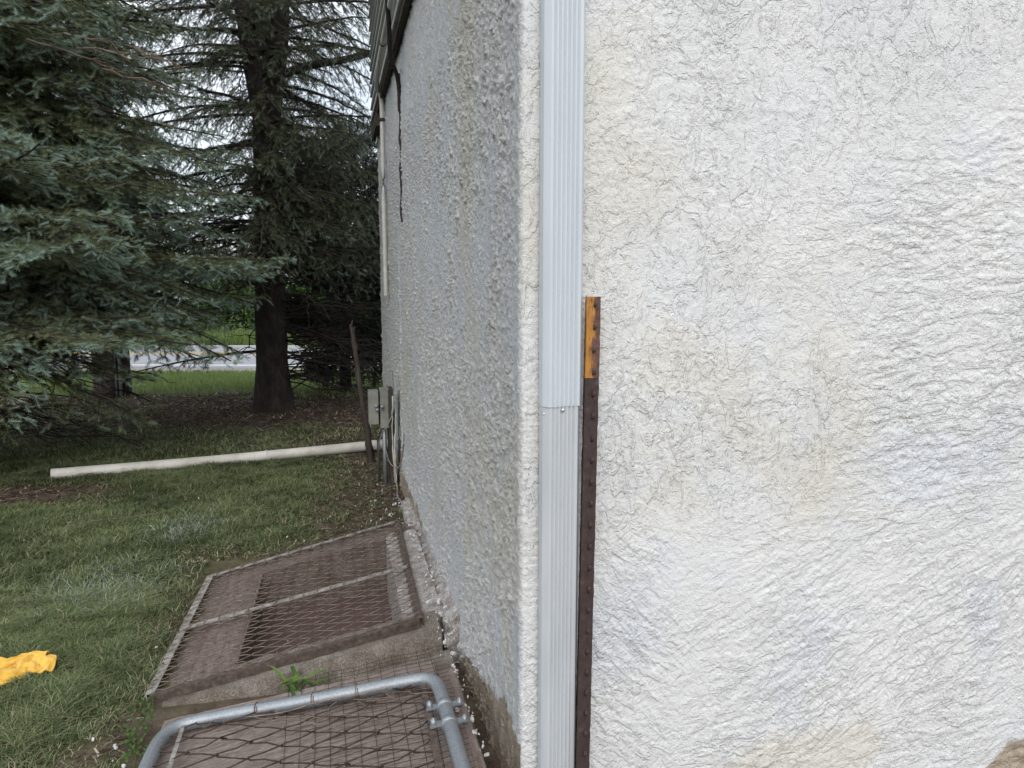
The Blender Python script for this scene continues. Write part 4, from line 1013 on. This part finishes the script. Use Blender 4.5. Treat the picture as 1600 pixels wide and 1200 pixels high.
def green_spruce():
    base = np.array([-1.10, 8.72, 0.])
    t = thing('green_spruce', tuple(base), 'tall dark spruce with a bare lower trunk forking into three stems', 'spruce tree', 'spruces on the lawn')
    tb = Buf(); x, y, _ = base
    trunk_mesh(tb, [(x, y, -.2), (x, y, .05), (x, y, .5), (x+.02, y, 2.), (x+.03, y, 3.2), (x+.02, y, 9)], [.30, .22, .165, .150, .12, .04], seed=410)
    trunk_mesh(tb, [(x+.04, y, 2.6), (x-.02, y-.02, 3.3), (x-.16, y-.05, 4.2), (x-.2, y, 8)], [.07, .10, .085, .03], n=18, seed=420)
    trunk_mesh(tb, [(x+.04, y, 2.7), (x+.10, y, 3.2), (x+.26, y, 4.2), (x+.3, y, 8)], [.06, .10, .085, .03], n=18, seed=430)
    build('trunk', tb, MAT['bark'], t)
    out = ([], [], [], []); wood = Buf(); dead = Buf()
    z = 1.75
    while z < 5.6:
        for k in range(8):
            az = RNG.uniform(0, 6.28); Lb = RNG.uniform(1.0, 1.9)
            bough(out, wood, (x, y, z+RNG.uniform(-.1, .1)), az, Lb, R(RNG.uniform(0, 12)), RNG.uniform(.18, .42), RNG.uniform(0, .1), dens=.9, lod=1.1, hang=RNG.uniform(.5, 1.1), r0=.018, blen=.36, bare=.15, side_w=.6)
        z += .27
    for k in range(9):   # boughs hanging in front of the fork
        bough(out, wood, (x, y-.05, 2.3+.24*k), R(RNG.uniform(135, 225)), RNG.uniform(.6, 1.1), R(8), .45, .05, dens=.9, lod=1.1, hang=.9, blen=.4, bare=.12)
    for k in range(7):   # foliage held low on the front of the stem
        bough(out, wood, (x, y-.05, 1.55+.13*k), R(RNG.uniform(140, 230)), RNG.uniform(.7, 1.2), R(5), .35, .05, dens=.8, lod=1.1, hang=.7, blen=.35, bare=.15)
    z = 5.7
    while z < 8.8:
        for k in range(4): bough(out, wood, (x, y, z), RNG.uniform(0, 6.28), 1.2, R(6), .3, .1, dens=.5, lod=2.)
        z += .5
    for k in range(56):
        dead_branch(dead, (x, y, RNG.uniform(.95, 2.6) if k % 2 else RNG.uniform(.3, 2.4)), RNG.uniform(0, 6.28) if k % 2 else R(RNG.uniform(50, 130)), RNG.uniform(.7, 1.7), R(RNG.uniform(-10, 10)), RNG.uniform(.0, .35), .010, 7)
    for k in range(34):   # bare twigs low on the house side of the trunk
        dead_branch(dead, (x, y, RNG.uniform(.25, 1.3)), R(RNG.uniform(55, 115)), RNG.uniform(.8, 1.5), R(RNG.uniform(-6, 8)), RNG.uniform(0, .2), .009, 8)
    for k, z_ in enumerate((.66,)):   # low swag reaching left over the grass
        bough(out, wood, (x, y, z_), R(262+6*k), 1.35, R(-2), .12, .02, dens=.5, lod=1.1, hang=.35, blen=.25, bare=.3)
    P_ = smooth_path([(x+.05, y-.1, 3.45), (x+.5, y-.2, 3.62), (x+.85, y-.2, 3.68), (x+1.35, y-.2, 3.85)]); tube(wood, P_, np.linspace(.05, .03, len(P_)), 8)
    P, A, S, tt = [np.concatenate(c) for c in out]
    print('green shoots', len(P)); b = Buf(); inst(b, T_mid, P, A, S, tt)
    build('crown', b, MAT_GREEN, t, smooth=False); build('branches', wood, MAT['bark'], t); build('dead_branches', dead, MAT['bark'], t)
green_spruce()

def dark_evergreen(name, base, Lmax, z0, z1, label, group, nb, lod, m, dens=1., azr=(0, 6.28), hang=.3, T=None, wide=.4):
    t = thing(name, base, label, 'evergreen tree', group); x, y, zb_ = base
    tb = Buf(); trunk_mesh(tb, [(x, y, zb_-.2), (x, y, zb_+.5), (x, y, zb_+z1*.6), (x, y, zb_+z1)], [.14, .11, .07, .02], n=14, seed=440); build('trunk', tb, MAT['bark'], t)
    out = ([], [], [], []); wood = Buf(); z = z0
    while z < z1-.2:
        for k in range(nb):
            Lb = Lmax*RNG.uniform(.6, 1.05)*(1-(z-z0)/(z1-z0)*.7)
            bough(out, wood, (x, y, zb_+z), RNG.uniform(*azr), Lb, R(RNG.uniform(0, 25)), RNG.uniform(.05, .3), .05, dens=dens, lod=lod, hang=hang, blen=wide, bare=.1)
        z += .2*lod
    P, A, S, tt = [np.concatenate(c) for c in out]; print(name, len(P)); b = Buf(); inst(b, T, P, A, S, tt)
    build('crown', b, m, t, smooth=False); build('branches', wood, MAT['bark'], t)
T_far = shoot_template(16, nl=.030, w_=.008)
def yew():
    x, y = -.30, 10.55; zb_ = zg(x, y)
    t = thing('yew', (x, y, zb_), 'dense almost black yew right of the spruce trunk by the house', 'evergreen tree')
    tb = Buf(); wood = Buf()
    trunk_mesh(tb, [(x, y, zb_-.2), (x, y, zb_+.4), (x+.05, y, zb_+1.6), (x, y, zb_+2.9)], [.09, .07, .05, .02], n=14, seed=440)
    for k in range(26):
        az = RNG.uniform(0, 6.28); z_ = zb_+RNG.uniform(.3, 2.4)
        dead_branch(wood, (x, y, z_), az, RNG.uniform(.7, 1.2), R(RNG.uniform(-5, 35)), .1, .014, 6)
    build('trunk', tb, MAT['bark'], t); build('branches', wood, MAT['bark'], t)
    nc = 120; c = RNG.standard_normal((nc, 3)); c /= np.linalg.norm(c, axis=1)[:, None]; c *= RNG.uniform(.35, 1., (nc, 1))**.5
    C = np.array([x, y, zb_+1.85])+c*np.array([1.18, .8, 1.6]); n = 21000; i = RNG.integers(0, nc, n)
    d = RNG.standard_normal((n, 3)); d /= np.linalg.norm(d, axis=1)[:, None]
    P = C[i]+d*np.array([.30, .30, .17])*RNG.uniform(.3, 1., (n, 1))
    A = d*.6+c[i]*.8+RNG.standard_normal((n, 3))*.35
    b = Buf(); inst(b, T_far, P, A, RNG.uniform(.9, 1.5, n), np.clip(.45+.35*d[:, 2]*0+.2*RNG.standard_normal(n), 0, 1))
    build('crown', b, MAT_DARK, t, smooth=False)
yew()
for i, (L_, D_, h, lab) in enumerate(((-9.8, 14.5, 9, 'dim spruce farther back behind the blue spruce, by the left edge'), (-9.1, 17.5, 8, 'dim spruce behind the blue spruce, near the road verge'), (-4.15, 13.2, 8, 'dim spruce directly behind the forked trunk'), (-6.6, 12.8, 8, 'dim spruce in the gap between the blue spruce and the forked trunk'))):
    x, y = FD(L_, D_)
    dark_evergreen('spruce', (x, y, zg(x, y)), (2.1, 2.1, 1.5, 2.2)[i], 2.0, h, lab, 'spruces on the lawn', 5, 2.6, MAT_GREEN, dens=(.55, .55, .6, .75)[i], T=T_far, hang=.6)

# ------------------------------------------------------------ broadleaf trees and bushes across the road
def leafy(name, base, rad, h, n, leaf, m, label, cat, trunk_r=.15, crown_z0=.3, group=None, clumps=26, inner=0):
    t = thing(name, base, label, cat, group); x, y, z = base
    tb = Buf(); tube(tb, [(x, y, z-.2), (x+.1, y, z+h*.35), (x, y, z+h*.75)], [trunk_r, trunk_r*.7, trunk_r*.25], 10, jit=.05)
    for k in range(6):
        a = RNG.uniform(0, 6.28); z_ = z+h*RNG.uniform(.25, .6); tube(tb, [(x, y, z_), (x+math.cos(a)*rad*.4, y+math.sin(a)*rad*.4, z_+h*.12), (x+math.cos(a)*rad*.75, y+math.sin(a)*rad*.75, z_+h*.2)], [trunk_r*.35, trunk_r*.2, .01], 6)
    build('trunk', tb, MAT['bark'], t)
    c = RNG.standard_normal((clumps, 3)); c /= np.linalg.norm(c, axis=1)[:, None]; c *= RNG.uniform(.35, .95, (clumps, 1))
    cz = z+h*(crown_z0+(1-crown_z0)*.5); C = c*np.array([rad, rad, h*(1-crown_z0)*.5])+np.array([x, y, cz])
    cr = RNG.uniform(.22, .42, clumps)*rad; idx = RNG.integers(0, clumps, n)
    d = RNG.standard_normal((n, 3)); d /= np.linalg.norm(d, axis=1)[:, None]
    P = C[idx]+d*(cr[idx]*RNG.uniform(.6, 1.1, n))[:, None]
    P = P[(P[:, 2] > z+.02)]; n = len(P)
    a = RNG.standard_normal((n, 3)); a /= np.linalg.norm(a, axis=1)[:, None]; q = np.cross(a, RNG.standard_normal((n, 3))); q /= np.linalg.norm(q, axis=1)[:, None]
    s = (leaf*RNG.uniform(.6, 1.3, n))[:, None]
    V = np.stack([P-a*s, P+q*s*.5, P+a*s, P-q*s*.5], 1).reshape(-1, 3)
    tn = np.clip(.45+.35*RNG.standard_normal(clumps)[idx[:n]]*.7+.2*RNG.standard_normal(n), 0, 1)
    b = Buf(); b.add(V, np.arange(4*n).reshape(-1, 4), np.repeat(tn, 4)); build('crown', b, m, t, smooth=False)
MAT['far'] = leaf_mat('far_foliage', (.035, .06, .02), (.14, .20, .055))
MAT['bush'] = leaf_mat('bush_foliage', (.045, .085, .022), (.13, .21, .06))
for i, (L_, D_, rad, h, lab) in enumerate(((-20, 38, 4.2, 6, 'broad green tree across the road, leftmost'), (-13.5, 36.5, 2.6, 3.0, 'round green bush across the road left of the pole'), (-9.5, 36, 2.4, 2.6, 'low green bush across the road right of the pole'),
                                        (-5.6, 37, 2.8, 3.4, 'green bush across the road left of the spruce trunk'), (-1.8, 36.5, 2.8, 3.2, 'green bush across the road beside the house edge'),
                                        (-10.5, 46, 5, 8.5, 'tall pale green tree beyond the roadside bushes'), (-2.5, 48, 4.5, 6.8, 'tall green tree beyond the road near the house edge'))):
    x, y = FD(L_, D_); big = h > 5
    leafy('broadleaf_tree' if big else 'bush', (x, y, zg(x, y)), rad, h, 9000 if big else 6500, .17 if big else .13, MAT['far'] if big else MAT['bush'], lab, 'tree' if big else 'bush', .2 if big else .06, .2 if big else .02, 'greenery across the road')
# leafy shrub under the yew beside the house end
leafy('shrub', (.10, 11.6, zg(.1, 11.6)), 1.1, 1.9, 5000, .055, MAT['bush'], 'green leafy shrub behind the stake at the house end', 'shrub', .03, .02)
